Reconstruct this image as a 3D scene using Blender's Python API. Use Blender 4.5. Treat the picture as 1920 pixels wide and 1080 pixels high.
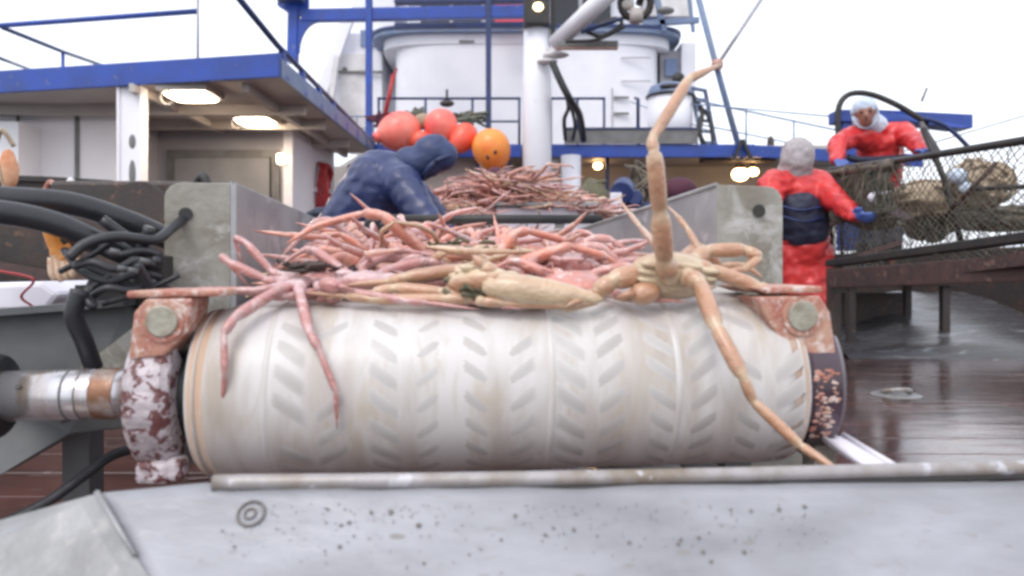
import bpy, bmesh, math, random
from mathutils import Vector, Matrix, noise, Euler
R = math.radians
random.seed(7)
for o in list(bpy.data.objects): bpy.data.objects.remove(o)
SC = bpy.context.scene
COL = SC.collection

# ------------------------------------------------------------------ camera
CAMZ, FPX = 0.75, 1400.0
cd = bpy.data.cameras.new('camera')
cam = bpy.data.objects.new('camera', cd); COL.objects.link(cam)
cam.location = (0, 0, CAMZ); cam.rotation_euler = (R(90), 0, 0)
cd.sensor_width = 36.0; cd.lens = FPX / 1920 * 36; cd.shift_y = -40 / 1920
cd.clip_start = 0.02; cd.clip_end = 3000
cd.dof.use_dof = True; cd.dof.focus_distance = 2.4; cd.dof.aperture_fstop = 3.4
SC.camera = cam
# ------------------------------------------------------------------ world: bright overcast sky
SUN_EL, SUN_AZ = R(52), R(205)
w = bpy.data.worlds.new("World"); SC.world = w; w.use_nodes = True
nt = w.node_tree; nt.nodes.clear()
out = nt.nodes.new('ShaderNodeOutputWorld'); bg = nt.nodes.new('ShaderNodeBackground')
sky = nt.nodes.new('ShaderNodeTexSky'); sky.sky_type = 'NISHITA'; sky.sun_disc = False
sky.sun_elevation = SUN_EL; sky.sun_rotation = SUN_AZ; sky.dust_density = 4.0; sky.air_density = 1.0
mx = nt.nodes.new('ShaderNodeMix'); mx.data_type = 'RGBA'; mx.inputs[0].default_value = 0.75
tc = nt.nodes.new('ShaderNodeTexCoord'); nz = nt.nodes.new('ShaderNodeTexNoise'); nz.inputs['Scale'].default_value = 2.2
nz.inputs['Detail'].default_value = 4
cr = nt.nodes.new('ShaderNodeValToRGB')
cr.color_ramp.elements[0].position = .3; cr.color_ramp.elements[0].color = (.80, .85, .97, 1)
cr.color_ramp.elements[1].position = .7; cr.color_ramp.elements[1].color = (.97, .985, 1.0, 1)
sc_ = nt.nodes.new('ShaderNodeVectorMath'); sc_.operation = 'SCALE'; sc_.inputs[3].default_value = 11.5
nt.links.new(tc.outputs['Generated'], nz.inputs['Vector']); nt.links.new(nz.outputs['Fac'], cr.inputs[0])
nt.links.new(cr.outputs[0], sc_.inputs[0])
nt.links.new(sky.outputs[0], mx.inputs[6]); nt.links.new(sc_.outputs[0], mx.inputs[7])
nt.links.new(mx.outputs[2], bg.inputs[0]); bg.inputs[1].default_value = 0.12
nt.links.new(bg.outputs[0], out.inputs[0])
# ------------------------------------------------------------------ veiled sun, soft
sl = bpy.data.lights.new('sun', 'SUN'); sl.energy = 0.9; sl.angle = R(25); sl.color = (1, .96, .91)
so = bpy.data.objects.new('sun', sl); COL.objects.link(so)
sd = Vector((math.sin(SUN_AZ) * math.cos(SUN_EL), math.cos(SUN_AZ) * math.cos(SUN_EL), math.sin(SUN_EL)))
so.rotation_euler = sd.to_track_quat('Z', 'Y').to_euler()
SC.view_settings.view_transform = 'Standard'; SC.view_settings.look = 'None'
SC.view_settings.exposure = 0.42; SC.view_settings.gamma = 1
SC.cycles.use_denoising = True
SC.cycles.filter_width = 3.0
SC.cycles.max_bounces = 8

def P(px, py, D):
    "the point D metres ahead that the eye at (0, 0, 0.75) sees at that place of the photograph"
    return Vector(((px - 960) / FPX * D, D, CAMZ - (py - 500) / FPX * D))

# ------------------------------------------------------------------ materials
def ramp(nt, src, stops):
    r = nt.nodes.new('ShaderNodeValToRGB'); e = r.color_ramp.elements
    while len(e) < len(stops): e.new(.5)
    for i, (p, c) in enumerate(stops):
        e[i].position = p; e[i].color = c if len(c) == 4 else (*c, 1)
    nt.links.new(src, r.inputs[0]); return r.outputs[0]
def mixc(nt, fac, a, b, mode='MIX'):
    m = nt.nodes.new('ShaderNodeMix'); m.data_type = 'RGBA'; m.blend_type = mode
    if isinstance(fac, (int, float)): m.inputs[0].default_value = fac
    else: nt.links.new(fac, m.inputs[0])
    for s, v in ((6, a), (7, b)):
        if isinstance(v, tuple): m.inputs[s].default_value = (*v[:3], 1)
        else: nt.links.new(v, m.inputs[s])
    return m.outputs[2]
def noise_n(nt, vec, scale, detail=5, rough=.55, dist=0):
    n = nt.nodes.new('ShaderNodeTexNoise'); n.inputs['Scale'].default_value = scale
    n.inputs['Detail'].default_value = detail; n.inputs['Roughness'].default_value = rough
    n.inputs['Distortion'].default_value = dist
    nt.links.new(vec, n.inputs['Vector']); return n.outputs['Fac']
def mat(name, col, rough=.5, metal=0, col2=None, s2=4, t2=(.4, .65), chip=None, sc=25, tc_=(.6, .64), bump=0, sb=40,
        stretch=(1, 1, 1), emit=None, estr=0, attr=None, spots=None, sheen=0, sss=0, rr=.15, spec=.5, coat=0):
    m = bpy.data.materials.new(name); m.use_nodes = True; nt = m.node_tree
    b = nt.nodes['Principled BSDF']
    tc = nt.nodes.new('ShaderNodeTexCoord'); mp = nt.nodes.new('ShaderNodeMapping'); mp.inputs['Scale'].default_value = stretch
    oi = nt.nodes.new('ShaderNodeObjectInfo')
    ad = nt.nodes.new('ShaderNodeVectorMath'); ad.operation = 'ADD'
    ml = nt.nodes.new('ShaderNodeMath'); ml.operation = 'MULTIPLY'; ml.inputs[1].default_value = 37.0
    nt.links.new(oi.outputs['Random'], ml.inputs[0])
    nt.links.new(tc.outputs['Object'], ad.inputs[0]); nt.links.new(ml.outputs[0], ad.inputs[1])
    nt.links.new(ad.outputs[0], mp.inputs['Vector']); v = mp.outputs['Vector']
    c = col
    if attr:
        a = nt.nodes.new('ShaderNodeAttribute'); a.attribute_name = 'tone'
        c = mixc(nt, a.outputs['Fac'], col, attr)
    c2 = col2 or tuple(x * .72 for x in col)
    f = ramp(nt, noise_n(nt, v, s2), [(t2[0], (0, 0, 0)), (t2[1], (1, 1, 1))])
    if attr:
        if col2: mf = nt.nodes.new('ShaderNodeMath'); mf.operation = 'MULTIPLY'; mf.inputs[1].default_value = .45; nt.links.new(f, mf.inputs[0]); f = mf.outputs[0]
        c = mixc(nt, f, c, c2) if col2 else mixc(nt, f, c, (.78, .72, .7), 'MULTIPLY')
    else: c = mixc(nt, f, c, c2)
    if chip:
        g = ramp(nt, noise_n(nt, v, sc, 8, .62, .6), [(tc_[0], (0, 0, 0)), (tc_[1], (1, 1, 1))])
        c = mixc(nt, g, c, chip)
    if spots:
        vo = nt.nodes.new('ShaderNodeTexVoronoi'); vo.inputs['Scale'].default_value = spots[1]; nt.links.new(v, vo.inputs['Vector'])
        g = ramp(nt, vo.outputs['Distance'], [(spots[2], (1, 1, 1)), (spots[2] + .06, (0, 0, 0))])
        g2 = ramp(nt, noise_n(nt, v, spots[1] * .25, 2), [(.5, (0, 0, 0)), (.62, (1, 1, 1))])
        mm = nt.nodes.new('ShaderNodeMath'); mm.operation = 'MULTIPLY'; nt.links.new(g, mm.inputs[0]); nt.links.new(g2, mm.inputs[1])
        c = mixc(nt, mm.outputs[0], c, spots[0])
    nt.links.new(c, b.inputs['Base Color'])
    b.inputs['Metallic'].default_value = metal; b.inputs['Specular IOR Level'].default_value = spec
    rg = nt.nodes.new('ShaderNodeMapRange'); nt.links.new(noise_n(nt, v, s2 * 3), rg.inputs[0])
    rg.inputs[3].default_value = max(.02, rough - rr); rg.inputs[4].default_value = min(1, rough + rr)
    nt.links.new(rg.outputs[0], b.inputs['Roughness'])
    if coat: b.inputs['Coat Weight'].default_value = coat; b.inputs['Coat Roughness'].default_value = .15
    if sss: b.inputs['Subsurface Weight'].default_value = sss; b.inputs['Subsurface Radius'].default_value = (.02, .008, .004); b.inputs['Subsurface Scale'].default_value = .5
    if bump:
        bp = nt.nodes.new('ShaderNodeBump'); bp.inputs['Strength'].default_value = bump; bp.inputs['Distance'].default_value = .01
        nt.links.new(noise_n(nt, v, sb, 6), bp.inputs['Height']); nt.links.new(bp.outputs[0], b.inputs['Normal'])
    if emit: b.inputs['Emission Color'].default_value = (*emit, 1); b.inputs['Emission Strength'].default_value = estr
    return m
M = {}
M['belt'] = mat('belt_white', (.61, .585, .58), .36, col2=(.42, .37, .32), s2=4.5, t2=(.45, .70), stretch=(2.6, .7, .7), bump=.12, sb=14,
                chip=(.47, .41, .33), sc=6, tc_=(.55, .72), spec=.4)
M['cleat'] = mat('belt_chevron', (.44, .425, .415), .42, attr=(.59, .57, .565), s2=7, t2=(.3, .9))
M['rim'] = mat('belt_rim', (.62, .44, .33), .4, col2=(.75, .62, .52), s2=6)
M['table'] = mat('tray_white', (.345, .35, .385), .34, col2=(.17, .17, .18), s2=5, t2=(.38, .74), stretch=(.6, 1.6, 1.6), bump=.25, sb=30, chip=(.27, .26, .27), sc=40, tc_=(.58, .72),
                 spots=((.22, .21, .21), 30, .16))
M['galv'] = mat('galvanised', (.33, .33, .34), .45, .35, col2=(.22, .22, .22), s2=9, bump=.15, sb=60, chip=(.42, .41, .40), sc=14, tc_=(.55, .68))
M['galvdirty'] = mat('galvanised_stained', (.34, .33, .30), .55, .1, col2=(.22, .20, .165), s2=7, bump=.3, sb=50, chip=(.47, .47, .45), sc=12, tc_=(.52, .66))
M['plate'] = mat('hopper_plate', (.37, .375, .39), .4, .3, col2=(.27, .27, .285), s2=4, bump=.08, sb=30, chip=(.52, .50, .53), sc=9, tc_=(.55, .7))
M['pipe'] = mat('pipe_worn', (.36, .34, .35), .4, .2, col2=(.22, .18, .14), s2=14, chip=(.50, .49, .52), sc=20, bump=.15)
M['rust'] = mat('rusty_red', (.40, .15, .11), .5, 0, col2=(.50, .30, .22), s2=22, chip=(.64, .52, .47), sc=48, tc_=(.50, .62), bump=.5, sb=50)
M['chip'] = mat('chipped_paint', (.56, .50, .53), .5, 0, col2=(.40, .36, .38), s2=30, chip=(.13, .045, .045), sc=46, tc_=(.50, .56), bump=.7, sb=34)
M['maroon'] = mat('maroon_paint', (.085, .05, .075), .3, .1, col2=(.05, .03, .04), s2=8, coat=.4)
M['bolt'] = mat('bolt_head', (.42, .40, .33), .45, .5, col2=(.30, .26, .2), s2=40, bump=.3)
M['chrome'] = mat('steel_shaft', (.58, .57, .60), .24, .75, col2=(.42, .34, .28), s2=9, t2=(.5, .66), stretch=(3, .6, .6), chip=(.30, .13, .06), sc=8, tc_=(.60, .72))
M['rubber'] = mat('black_rubber', (.022, .023, .028), .38, col2=(.03, .03, .036), s2=12, bump=.12, sb=70, spec=.5)
M['black'] = mat('black_metal', (.018, .018, .02), .5, 0, col2=(.035, .028, .025), s2=10, bump=.2)
M['dark'] = mat('dark_machinery', (.035, .03, .03), .55, 0, col2=(.06, .038, .03), s2=6, chip=(.12, .07, .05), sc=14, bump=.3)
M['grey'] = mat('grey_paint', (.185, .185, .19), .5, 0, col2=(.13, .125, .125), s2=5, bump=.1, chip=(.26, .24, .23), sc=20, tc_=(.6, .68))
M['beamgrey'] = mat('grey_frame', (.135, .14, .145), .5, .1, col2=(.09, .092, .095), s2=5, bump=.12, sb=20)
M['white'] = mat('white_paint', (.84, .84, .90), .4, 0, col2=(.77, .77, .84), s2=1.3, chip=(.58, .52, .50), sc=9, tc_=(.68, .76), bump=.04, sb=8)
M['whitedull'] = mat('white_paint_weathered', (.76, .74, .75), .5, 0, col2=(.54, .52, .53), s2=2, chip=(.42, .30, .22), sc=9, tc_=(.66, .72), bump=.05)
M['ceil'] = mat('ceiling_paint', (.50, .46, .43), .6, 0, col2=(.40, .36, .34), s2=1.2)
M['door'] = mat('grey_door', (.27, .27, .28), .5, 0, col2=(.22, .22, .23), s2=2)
M['shade'] = mat('recess_shade_grey', (.40, .39, .42), .6, 0, col2=(.33, .32, .35), s2=1.4)  # recess shade of the white walls put into the colour; plain grey elsewhere
M['blue'] = mat('blue_paint', (.020, .068, .38), .38, 0, col2=(.022, .055, .26), s2=3, chip=(.13, .15, .26), sc=12, tc_=(.63, .68), bump=.08)
M['bluedark'] = mat('dark_blue_paint', (.022, .042, .15), .4, 0, col2=(.018, .03, .09), s2=5)
M['bluegrey'] = mat('blue_grey', (.15, .21, .36), .5, col2=(.2, .25, .36), s2=5)
M['glassdark'] = mat('window_glass', (.014, .016, .022), .1, 0, spec=.6, rr=.02)
M['lamp'] = mat('lamp_lit', (.9, .8, .7), .4, emit=(1, .80, .58), estr=22)
M['lamphot'] = mat('lamp_lit_orange', (.9, .7, .5), .4, emit=(1, .62, .28), estr=16)
M['lampspot'] = mat('lamp_lit_amber', (.9, .7, .5), .4, emit=(1, .78, .42), estr=4)
M['wood'] = mat('wet_planks', (.105, .044, .037), .13, 0, col2=(.05, .024, .021), s2=3.2, stretch=(.6, 1.6, 1), chip=(.24, .19, .19), sc=7, tc_=(.60, .72),
                bump=.6, sb=6, coat=.6, rr=.11)
M['caulk'] = mat('plank_seam', (.05, .03, .03), .3, 0, col2=(.08, .06, .06), s2=3, t2=(.45, .55), stretch=(1.2, 4, 1))
M['sea'] = mat('sea_water', (.10, .12, .13), .15, 0, col2=(.13, .15, .16), s2=.5, bump=.8, sb=1.5)
M['jblue'] = mat('blue_raincoat', (.034, .047, .14), .34, 0, col2=(.024, .034, .095), s2=6, bump=.3, sb=22, chip=(.05, .06, .13), sc=5, tc_=(.68, .9))
M['jblued'] = mat('navy_hood', (.03, .048, .13), .5, 0, col2=(.025, .035, .09), s2=6)
M['jred'] = mat('red_raincoat', (.66, .045, .045), .35, 0, col2=(.5, .025, .03), s2=6, bump=.15, sb=14)
M['navy'] = mat('navy_cloth', (.014, .018, .045), .6, 0, col2=(.03, .035, .07), s2=8, bump=.2, sb=18)
M['gloveb'] = mat('blue_glove', (.08, .14, .42), .4, 0, col2=(.05, .09, .3), s2=20)
M['hoodw'] = mat('pale_hood', (.60, .68, .80), .8, 0, col2=(.47, .55, .68), s2=14, bump=.2)
M['hoodg'] = mat('grey_knit', (.42, .385, .40), .9, 0, col2=(.31, .28, .29), s2=18, bump=.5, sb=90)
M['maroonc'] = mat('maroon_knit', (.085, .024, .045), .9, 0, bump=.4, sb=90)
M['skin'] = mat('skin', (.27, .13, .095), .5, 0, col2=(.32, .14, .10), s2=14, sss=.1)
M['beard'] = mat('beard', (.035, .025, .022), .8, 0, bump=.4, sb=90)
M['olive'] = mat('olive_cloth', (.10, .095, .06), .8, 0, col2=(.15, .14, .09), s2=9, bump=.3)
M['buoyp'] = mat('pink_buoy', (.88, .135, .12), .33, 0, col2=(.92, .26, .20), s2=3, sss=.05, chip=(.62, .06, .06), sc=6, tc_=(.62, .75))
M['buoyr'] = mat('red_buoy', (.86, .10, .06), .35, 0, col2=(.8, .15, .09), s2=4)
M['buoyo'] = mat('orange_buoy', (.92, .34, .07), .33, 0, col2=(.9, .22, .05), s2=2.6)
M['buoyeye'] = mat('buoy_eye', (.10, .02, .02), .5)
M['net'] = mat('brown_net', (.10, .085, .07), .9, 0, col2=(.18, .155, .12), s2=9)
M['netg'] = mat('green_net', (.10, .13, .11), .9, 0, col2=(.2, .2, .16), s2=9)
M['rope'] = mat('tan_rope', (.42, .33, .24), .9, 0, col2=(.30, .24, .17), s2=20, bump=.5, sb=120)
M['bag'] = mat('orange_bag', (.80, .45, .28), .6, 0, col2=(.62, .25, .12), s2=9, bump=.3)
M['tote'] = mat('white_tote', (.78, .76, .84), .4, 0, col2=(.68, .66, .75), s2=5)
M['redp'] = mat('red_paint', (.42, .03, .035), .4, 0, col2=(.3, .02, .025), s2=5)
M['redf'] = mat('red_flag', (.82, .06, .08), .5, 0, col2=(.9, .45, .45), s2=3, t2=(.6, .62))
M['wire'] = mat('pale_wire', (.45, .45, .50), .5, .2)
M['tarp'] = mat('wet_grey_tarp', (.075, .075, .082), .25, 0, col2=(.05, .045, .045), s2=3, stretch=(.35, 3, 3), chip=(.24, .25, .27), sc=5, tc_=(.57, .7), bump=.4, sb=9)
M['crab1'] = mat('crab_pink', (.60, .225, .18), .3, 0, attr=(.72, .51, .50), s2=17, t2=(.44, .60), col2=(.36, .15, .12), bump=.55, sb=85, sss=.08, spec=.7, coat=.8, chip=(.74, .62, .60), sc=32, tc_=(.56, .66))
M['crab2'] = mat('crab_rose', (.50, .21, .195), .3, 0, attr=(.64, .45, .46), s2=17, t2=(.44, .60), col2=(.36, .15, .12), bump=.55, sb=85, sss=.08, spec=.7, coat=.8, chip=(.60, .42, .41), sc=32, tc_=(.56, .66))
M['crab3'] = mat('crab_cream', (.50, .26, .15), .33, 0, attr=(.64, .50, .33), s2=12, t2=(.42, .66), bump=.55, sb=85, sss=.08, spec=.7, coat=.8, chip=(.30, .12, .09), sc=55, tc_=(.66, .72))
M['crab4'] = mat('crab_orange', (.60, .26, .18), .33, 0, attr=(.68, .46, .38), s2=17, t2=(.44, .60), col2=(.36, .15, .12), bump=.55, sb=85, sss=.08, spec=.7, coat=.8, chip=(.74, .62, .60), sc=32, tc_=(.56, .66))
M['crabs'] = mat('crab_salmon', (.68, .24, .16), .28, 0, attr=(.70, .40, .33), s2=17, t2=(.44, .60), col2=(.36, .15, .12), bump=.5, sb=85, sss=.08, spec=.7, coat=.8, chip=(.70, .42, .36), sc=32, tc_=(.56, .66))
M['crabd'] = mat('crab_brown', (.26, .10, .075), .4, 0, attr=(.50, .30, .24), s2=12, t2=(.42, .66), bump=.55, sb=85, sss=.05, spec=.7, coat=.8, chip=(.30, .12, .09), sc=55, tc_=(.66, .72))

M['wallw'] = mat('deckhouse_white', (.90, .89, .93), .5, 0, col2=(.84, .83, .88), s2=1.2, chip=(.62, .56, .54), sc=7, tc_=(.70, .76))
M['rustdark'] = mat('dark_rust', (.085, .045, .04), .5, 0, col2=(.045, .03, .03), s2=9, chip=(.17, .10, .08), sc=18, tc_=(.58, .66), bump=.3)
M['shaftrust'] = mat('shaft_rust', (.24, .12, .07), .4, .4, col2=(.45, .40, .38), s2=14, t2=(.48, .62), bump=.2)
M['glove'] = mat('orange_rubber', (.80, .30, .05), .4, 0, col2=(.85, .62, .45), s2=14, t2=(.5, .56))
M['grit'] = mat('dark_grit', (.17, .155, .155), .7, 0, col2=(.16, .14, .12), s2=60)

# ------------------------------------------------------------------ mesh builder
ORG = {}
class MB:
    def __init__(s): s.v = []; s.f = []; s.sm = []; s.t = []
    def add(s, vs, fs, smooth=False, tone=None):
        n = len(s.v); s.v += [Vector(p) for p in vs]; s.t += tone if tone else [0.0] * len(vs)
        for f in fs: s.f.append([i + n for i in f]); s.sm.append(smooth)
        return s
    def box(s, c, d, rot=None):
        c = Vector(c); vs = []
        for z in (-1, 1):
            for x, y in ((-1, -1), (1, -1), (1, 1), (-1, 1)):
                p = Vector((x * d[0] / 2, y * d[1] / 2, z * d[2] / 2))
                if rot is not None: p.rotate(rot if not isinstance(rot, tuple) else Euler(rot))
                vs.append(c + p)
        return s.add(vs, [(3, 2, 1, 0), (4, 5, 6, 7), (0, 1, 5, 4), (1, 2, 6, 5), (2, 3, 7, 6), (3, 0, 4, 7)])
    def bb(s, x0, x1, y0, y1, z0, z1): return s.box(((x0 + x1) / 2, (y0 + y1) / 2, (z0 + z1) / 2), (x1 - x0, y1 - y0, z1 - z0))
    def bar(s, a, b, wd, h, up=(0, 0, 1)):
        a, b = Vector(a), Vector(b); d = (b - a); L = d.length; d.normalize(); up = Vector(up)
        sx = d.cross(up)
        if sx.length < 1e-4: sx = d.cross(Vector((1, 0, 0)))
        sx.normalize(); u = sx.cross(d)
        vs = [p + sx * i * wd / 2 + u * j * h / 2 for p in (a, b) for i, j in ((-1, -1), (1, -1), (1, 1), (-1, 1))]
        return s.add(vs, [(3, 2, 1, 0), (4, 5, 6, 7), (0, 1, 5, 4), (1, 2, 6, 5), (2, 3, 7, 6), (3, 0, 4, 7)])
    def poly(s, pts, thick):
        "polygon (list of 3d points) extruded by vector thick"
        n = len(pts); t = Vector(thick); a = [Vector(p) for p in pts]; b = [p + t for p in a]
        return s.add(a + b, [tuple(range(n))[::-1], tuple(range(n, 2 * n))] + [(i, (i + 1) % n, (i + 1) % n + n, i + n) for i in range(n)])
    def tube(s, pts, r, seg=10, flat=1, up=(0, 0, 1), tone=False, caps=True, ruf=0):
        pts = [Vector(p) for p in pts]; n = len(pts)
        rs = r if isinstance(r, (list, tuple)) else [r] * n
        vs = []; tn = []; up = Vector(up); prev = None
        for i, p in enumerate(pts):
            d = (pts[min(i + 1, n - 1)] - pts[max(i - 1, 0)])
            if d.length < 1e-7: d = Vector((0, 0, 1))
            d.normalize()
            base = up if prev is None else prev
            if abs(d.dot(base)) > .97 and prev is None: base = Vector((1, 0, 0)) if abs(d.x) < .9 else Vector((0, 1, 0))
            u = (base - d * base.dot(d)); u.normalize(); prev = u; sx = d.cross(u)
            for k in range(seg):
                a = 2 * math.pi * k / seg; q = 1 + (random.uniform(-ruf, ruf) if ruf else 0)
                vs.append(p + (sx * math.cos(a) * flat + u * math.sin(a)) * rs[i] * q)
                tn.append(min(1, max(0, .5 - .75 * math.sin(a))) if tone else 0.0)
        fs = [(i * seg + k, i * seg + (k + 1) % seg, (i + 1) * seg + (k + 1) % seg, (i + 1) * seg + k) for i in range(n - 1) for k in range(seg)]
        if caps: fs += [tuple(range(seg))[::-1], tuple(range((n - 1) * seg, n * seg))]
        return s.add(vs, fs, True, tn)
    def cyl(s, a, b, r, seg=20, r2=None):
        a, b = Vector(a), Vector(b); n = len(s.v); s.tube([a, b], [r, r if r2 is None else r2], seg)
        for k in (-1, -2): s.sm[k] = False
        return s
    def ell(s, c, rad, rot=None, nu=16, nv=10, fn=None, tone=0.0):
        c = Vector(c); vs = []; 
        for j in range(nv + 1):
            th = math.pi * j / nv
            for i in range(nu):
                ph = 2 * math.pi * i / nu
                q = Vector((math.sin(th) * math.cos(ph), math.sin(th) * math.sin(ph), math.cos(th)))
                if fn: q = fn(q)
                p = Vector((q.x * rad[0], q.y * rad[1], q.z * rad[2]))
                if rot is not None: p.rotate(rot if not isinstance(rot, tuple) else Euler(rot))
                vs.append(c + p)
        fs = [(j * nu + i, (j + 1) * nu + i, (j + 1) * nu + (i + 1) % nu, j * nu + (i + 1) % nu) for j in range(nv) for i in range(nu)]
        return s.add(vs, fs, True, [tone] * len(vs))
    def ring(s, c, axis, r, rr, seg=24, s2=8, a0=0, a1=2 * math.pi):
        c = Vector(c); ax = Vector(axis).normalized(); u = ax.orthogonal().normalized(); v = ax.cross(u)
        pts = [c + (u * math.cos(a0 + (a1 - a0) * i / seg) + v * math.sin(a0 + (a1 - a0) * i / seg)) * r for i in range(seg + 1)]
        return s.tube(pts, rr, s2, up=ax)
    def mesh(s, name, org):
        me = bpy.data.meshes.new(name)
        me.from_pydata([tuple(p - org) for p in s.v], [], s.f)
        me.polygons.foreach_set('use_smooth', s.sm)
        at = me.attributes.new('tone', 'FLOAT', 'POINT'); at.data.foreach_set('value', s.t)
        bm = bmesh.new(); bm.from_mesh(me); bmesh.ops.remove_doubles(bm, verts=bm.verts, dist=1e-6)
        bmesh.ops.recalc_face_normals(bm, faces=bm.faces); bm.to_mesh(me); bm.free(); me.update()
        return me
    def build(s, name, m, parent=None, label=None, bevel=0):
        if parent is not None: org = ORG[parent.name]
        else:
            mn = [min(p[i] for p in s.v) for i in range(3)]; mxx = [max(p[i] for p in s.v) for i in range(3)]
            org = Vector(((mn[0] + mxx[0]) / 2, (mn[1] + mxx[1]) / 2, mn[2]))
        me = s.mesh(name, org); o = bpy.data.objects.new(name, me); COL.objects.link(o)
        me.materials.append(M[m] if isinstance(m, str) else m)
        if parent is not None: o.parent = parent
        else: o.location = org
        ORG[o.name] = org
        if bevel:
            bv = o.modifiers.new('bevel', 'BEVEL'); bv.width = bevel; bv.segments = 2; bv.limit_method = 'ANGLE'; bv.angle_limit = R(40)
        if label: o['label'] = label
        return o
def tag(o, label=None, cat=None, group=None, kind=None):
    if label: o['label'] = label
    if cat: o['category'] = cat
    if group: o['group'] = group
    if kind: o['kind'] = kind
    return o
def thing(name, loc, label, cat, group=None):
    o = bpy.data.objects.new(name, None); COL.objects.link(o); o.location = loc; o.empty_display_size = .1
    ORG[o.name] = Vector(loc); return tag(o, label, cat, group)
def copy_tree(o, parent=None):
    c = o.copy(); COL.objects.link(c); c.parent = parent; ORG[c.name] = ORG.get(o.name, Vector())
    for ch in [x for x in COL.objects if x.parent == o]: copy_tree(ch, c)
    return c
def spl(pts, n=8):
    "Catmull-Rom through the points"
    p = [Vector(q) for q in pts]; p = [p[0] * 2 - p[1]] + p + [p[-1] * 2 - p[-2]]; o = []
    for i in range(1, len(p) - 2):
        for k in range(n):
            t = k / n; a, b, c, d = p[i - 1:i + 3]
            o.append(.5 * ((2 * b) + (c - a) * t + (2 * a - 5 * b + 4 * c - d) * t * t + (3 * b - a - 3 * c + d) * t ** 3))
    o.append(p[-2]); return o
# ================================================================== SETTING
tag(MB().poly([(-1500, -300, -2.2), (1500, -300, -2.2), (1500, 2500, -2.2), (-1500, 2500, -2.2)], (0, 0, -.5)).build('sea', 'sea'), kind='structure')
# deck: wet planks running across the ship, pale seams between them
m = MB(); y = .25
while y < 14.2:
    wd = .27 + random.uniform(-.004, .004)
    dz = random.uniform(-.002, .002)
    x = -6.2
    while x < 6:
        L = min(random.uniform(2.5, 4.5), 6 - x); m.bb(x, x + L - .006, y, y + wd, -.06, dz); x += L
    y += wd + .005
deck = m.build('deck', 'wood', bevel=.004)
tag(deck, kind='structure')
seam = MB().bb(-6.2, 6, .2, 14.2, -.14, -.007).build('seams', 'caulk', deck)
# steel under-edge of the hull so the deck is carried
tag(MB().poly([(-6.4, -1, -.145), (6.2, -1, -.145), (6.2, 22, -.145), (-6.4, 22, -.145)], (0, 0, -3)).build('hull', 'dark'), kind='structure')

# ------------------------------------------------------------------ left deckhouse
dh = thing('deckhouse', (-4, 9, 0), 'white deckhouse with blue edged roof and grey door on the left', 'deckhouse')
RX = -2.29
def yf(x): return 7.3 + (RX - x) * .21
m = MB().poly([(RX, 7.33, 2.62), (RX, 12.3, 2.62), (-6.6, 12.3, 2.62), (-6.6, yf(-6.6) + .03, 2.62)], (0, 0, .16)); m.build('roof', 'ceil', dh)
m = MB().poly([(RX + .02, 7.27, 2.6), (-6.65, yf(-6.65) - .03, 2.6), (-6.65, yf(-6.65) - .03, 2.835), (RX + .02, 7.27, 2.835)], (0, .05, 0)); m.build('fascia', 'blue', dh, bevel=.006)
m = MB().bb(RX - .005, RX + .035, 7.33, 12.25, 2.605, 2.79); m.build('fascia', 'bluegrey', dh)
m = MB()
for yy in (8.6, 9.5, 10.9): m.bb(-6.5, RX - .1, yy, yy + .07, 2.50, 2.618)
for xx in (-3.9, -2.75): m.bb(xx, xx + .07, 7.6, 12.2, 2.53, 2.617)
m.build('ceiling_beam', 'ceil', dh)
m = MB().bb(-6.6, -4.72, 8.9, 9.0, 0, 2.61); m.build('wall', 'wallw', dh)
m = MB().bb(-5.20, -5.155, 8.875, 8.899, 1.2, 2.6).bb(-5.9, -5.87, 8.885, 8.899, 1.2, 2.6); m.build('wall_seam', 'grey', dh)
m = MB().bb(-6.2, -5.62, 8.5, 8.899, 0, 2.4); m.build('wall', 'wallw', dh)
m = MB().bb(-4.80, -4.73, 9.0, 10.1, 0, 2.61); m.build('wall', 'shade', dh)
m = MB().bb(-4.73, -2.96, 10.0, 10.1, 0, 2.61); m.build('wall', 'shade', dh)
m = MB().bb(-3.05, -2.93, 9.96, 12.3, 0, 2.61); m.build('wall', 'wallw', dh)
dr = MB().bb(-4.50, -3.22, 9.94, 9.985, .12, 2.2).build('door', 'door', dh, bevel=.008)
MB().bb(-4.60, -4.505, 9.95, 9.998, .05, 2.31).bb(-3.215, -3.10, 9.95, 9.998, .05, 2.31).bb(-4.505, -3.215, 9.95, 9.998, 2.205, 2.31).build('door_frame', 'grey', dr)
MB().bb(-3.225, -3.205, 9.92, 9.95, .2, 2.2).build('door_edge', 'black', dr)
MB().tube([(-4.42, 9.94, 1.55), (-4.42, 9.88, 1.55), (-4.34, 9.88, 1.53)], .014).build('handle', 'black', dr)
MB().ell((-3.9, 9.94, 1.72), (.09, .012, .045)).build('door_plate', 'whitedull', dr)
def ceiling_lamp(x, y, wx, wy, lab):
    t = thing('ceiling_lamp', (x, y, 2.5), lab, 'lamp', 'lamps under the deckhouse roof')
    MB().bb(x - wx / 2 - .03, x + wx / 2 + .03, y - wy / 2 - .03, y + wy / 2 + .03, 2.545, 2.619).build('lamp_housing', 'ceil', t, bevel=.006)
    MB().ell((x, y, 2.545), (wx / 2, wy / 2, .05), nu=32, fn=lambda q: Vector((math.copysign(min(1, abs(q.x) * 1.6) ** .5, q.x), math.copysign(min(1, abs(q.y) * 1.6) ** .5, q.y), q.z)) * .9).build('diffuser', 'lamp', t)
    MB().ring((x - wx * .38, y - wy * .4, 2.48), (0, 1, .3), .07, .012).build('cable_loop', 'ceil', t)
ceiling_lamp(-3.36, 7.82, .46, .42, 'lit ceiling lamp nearer the blue roof edge, with a hanging cable loop')
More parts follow.
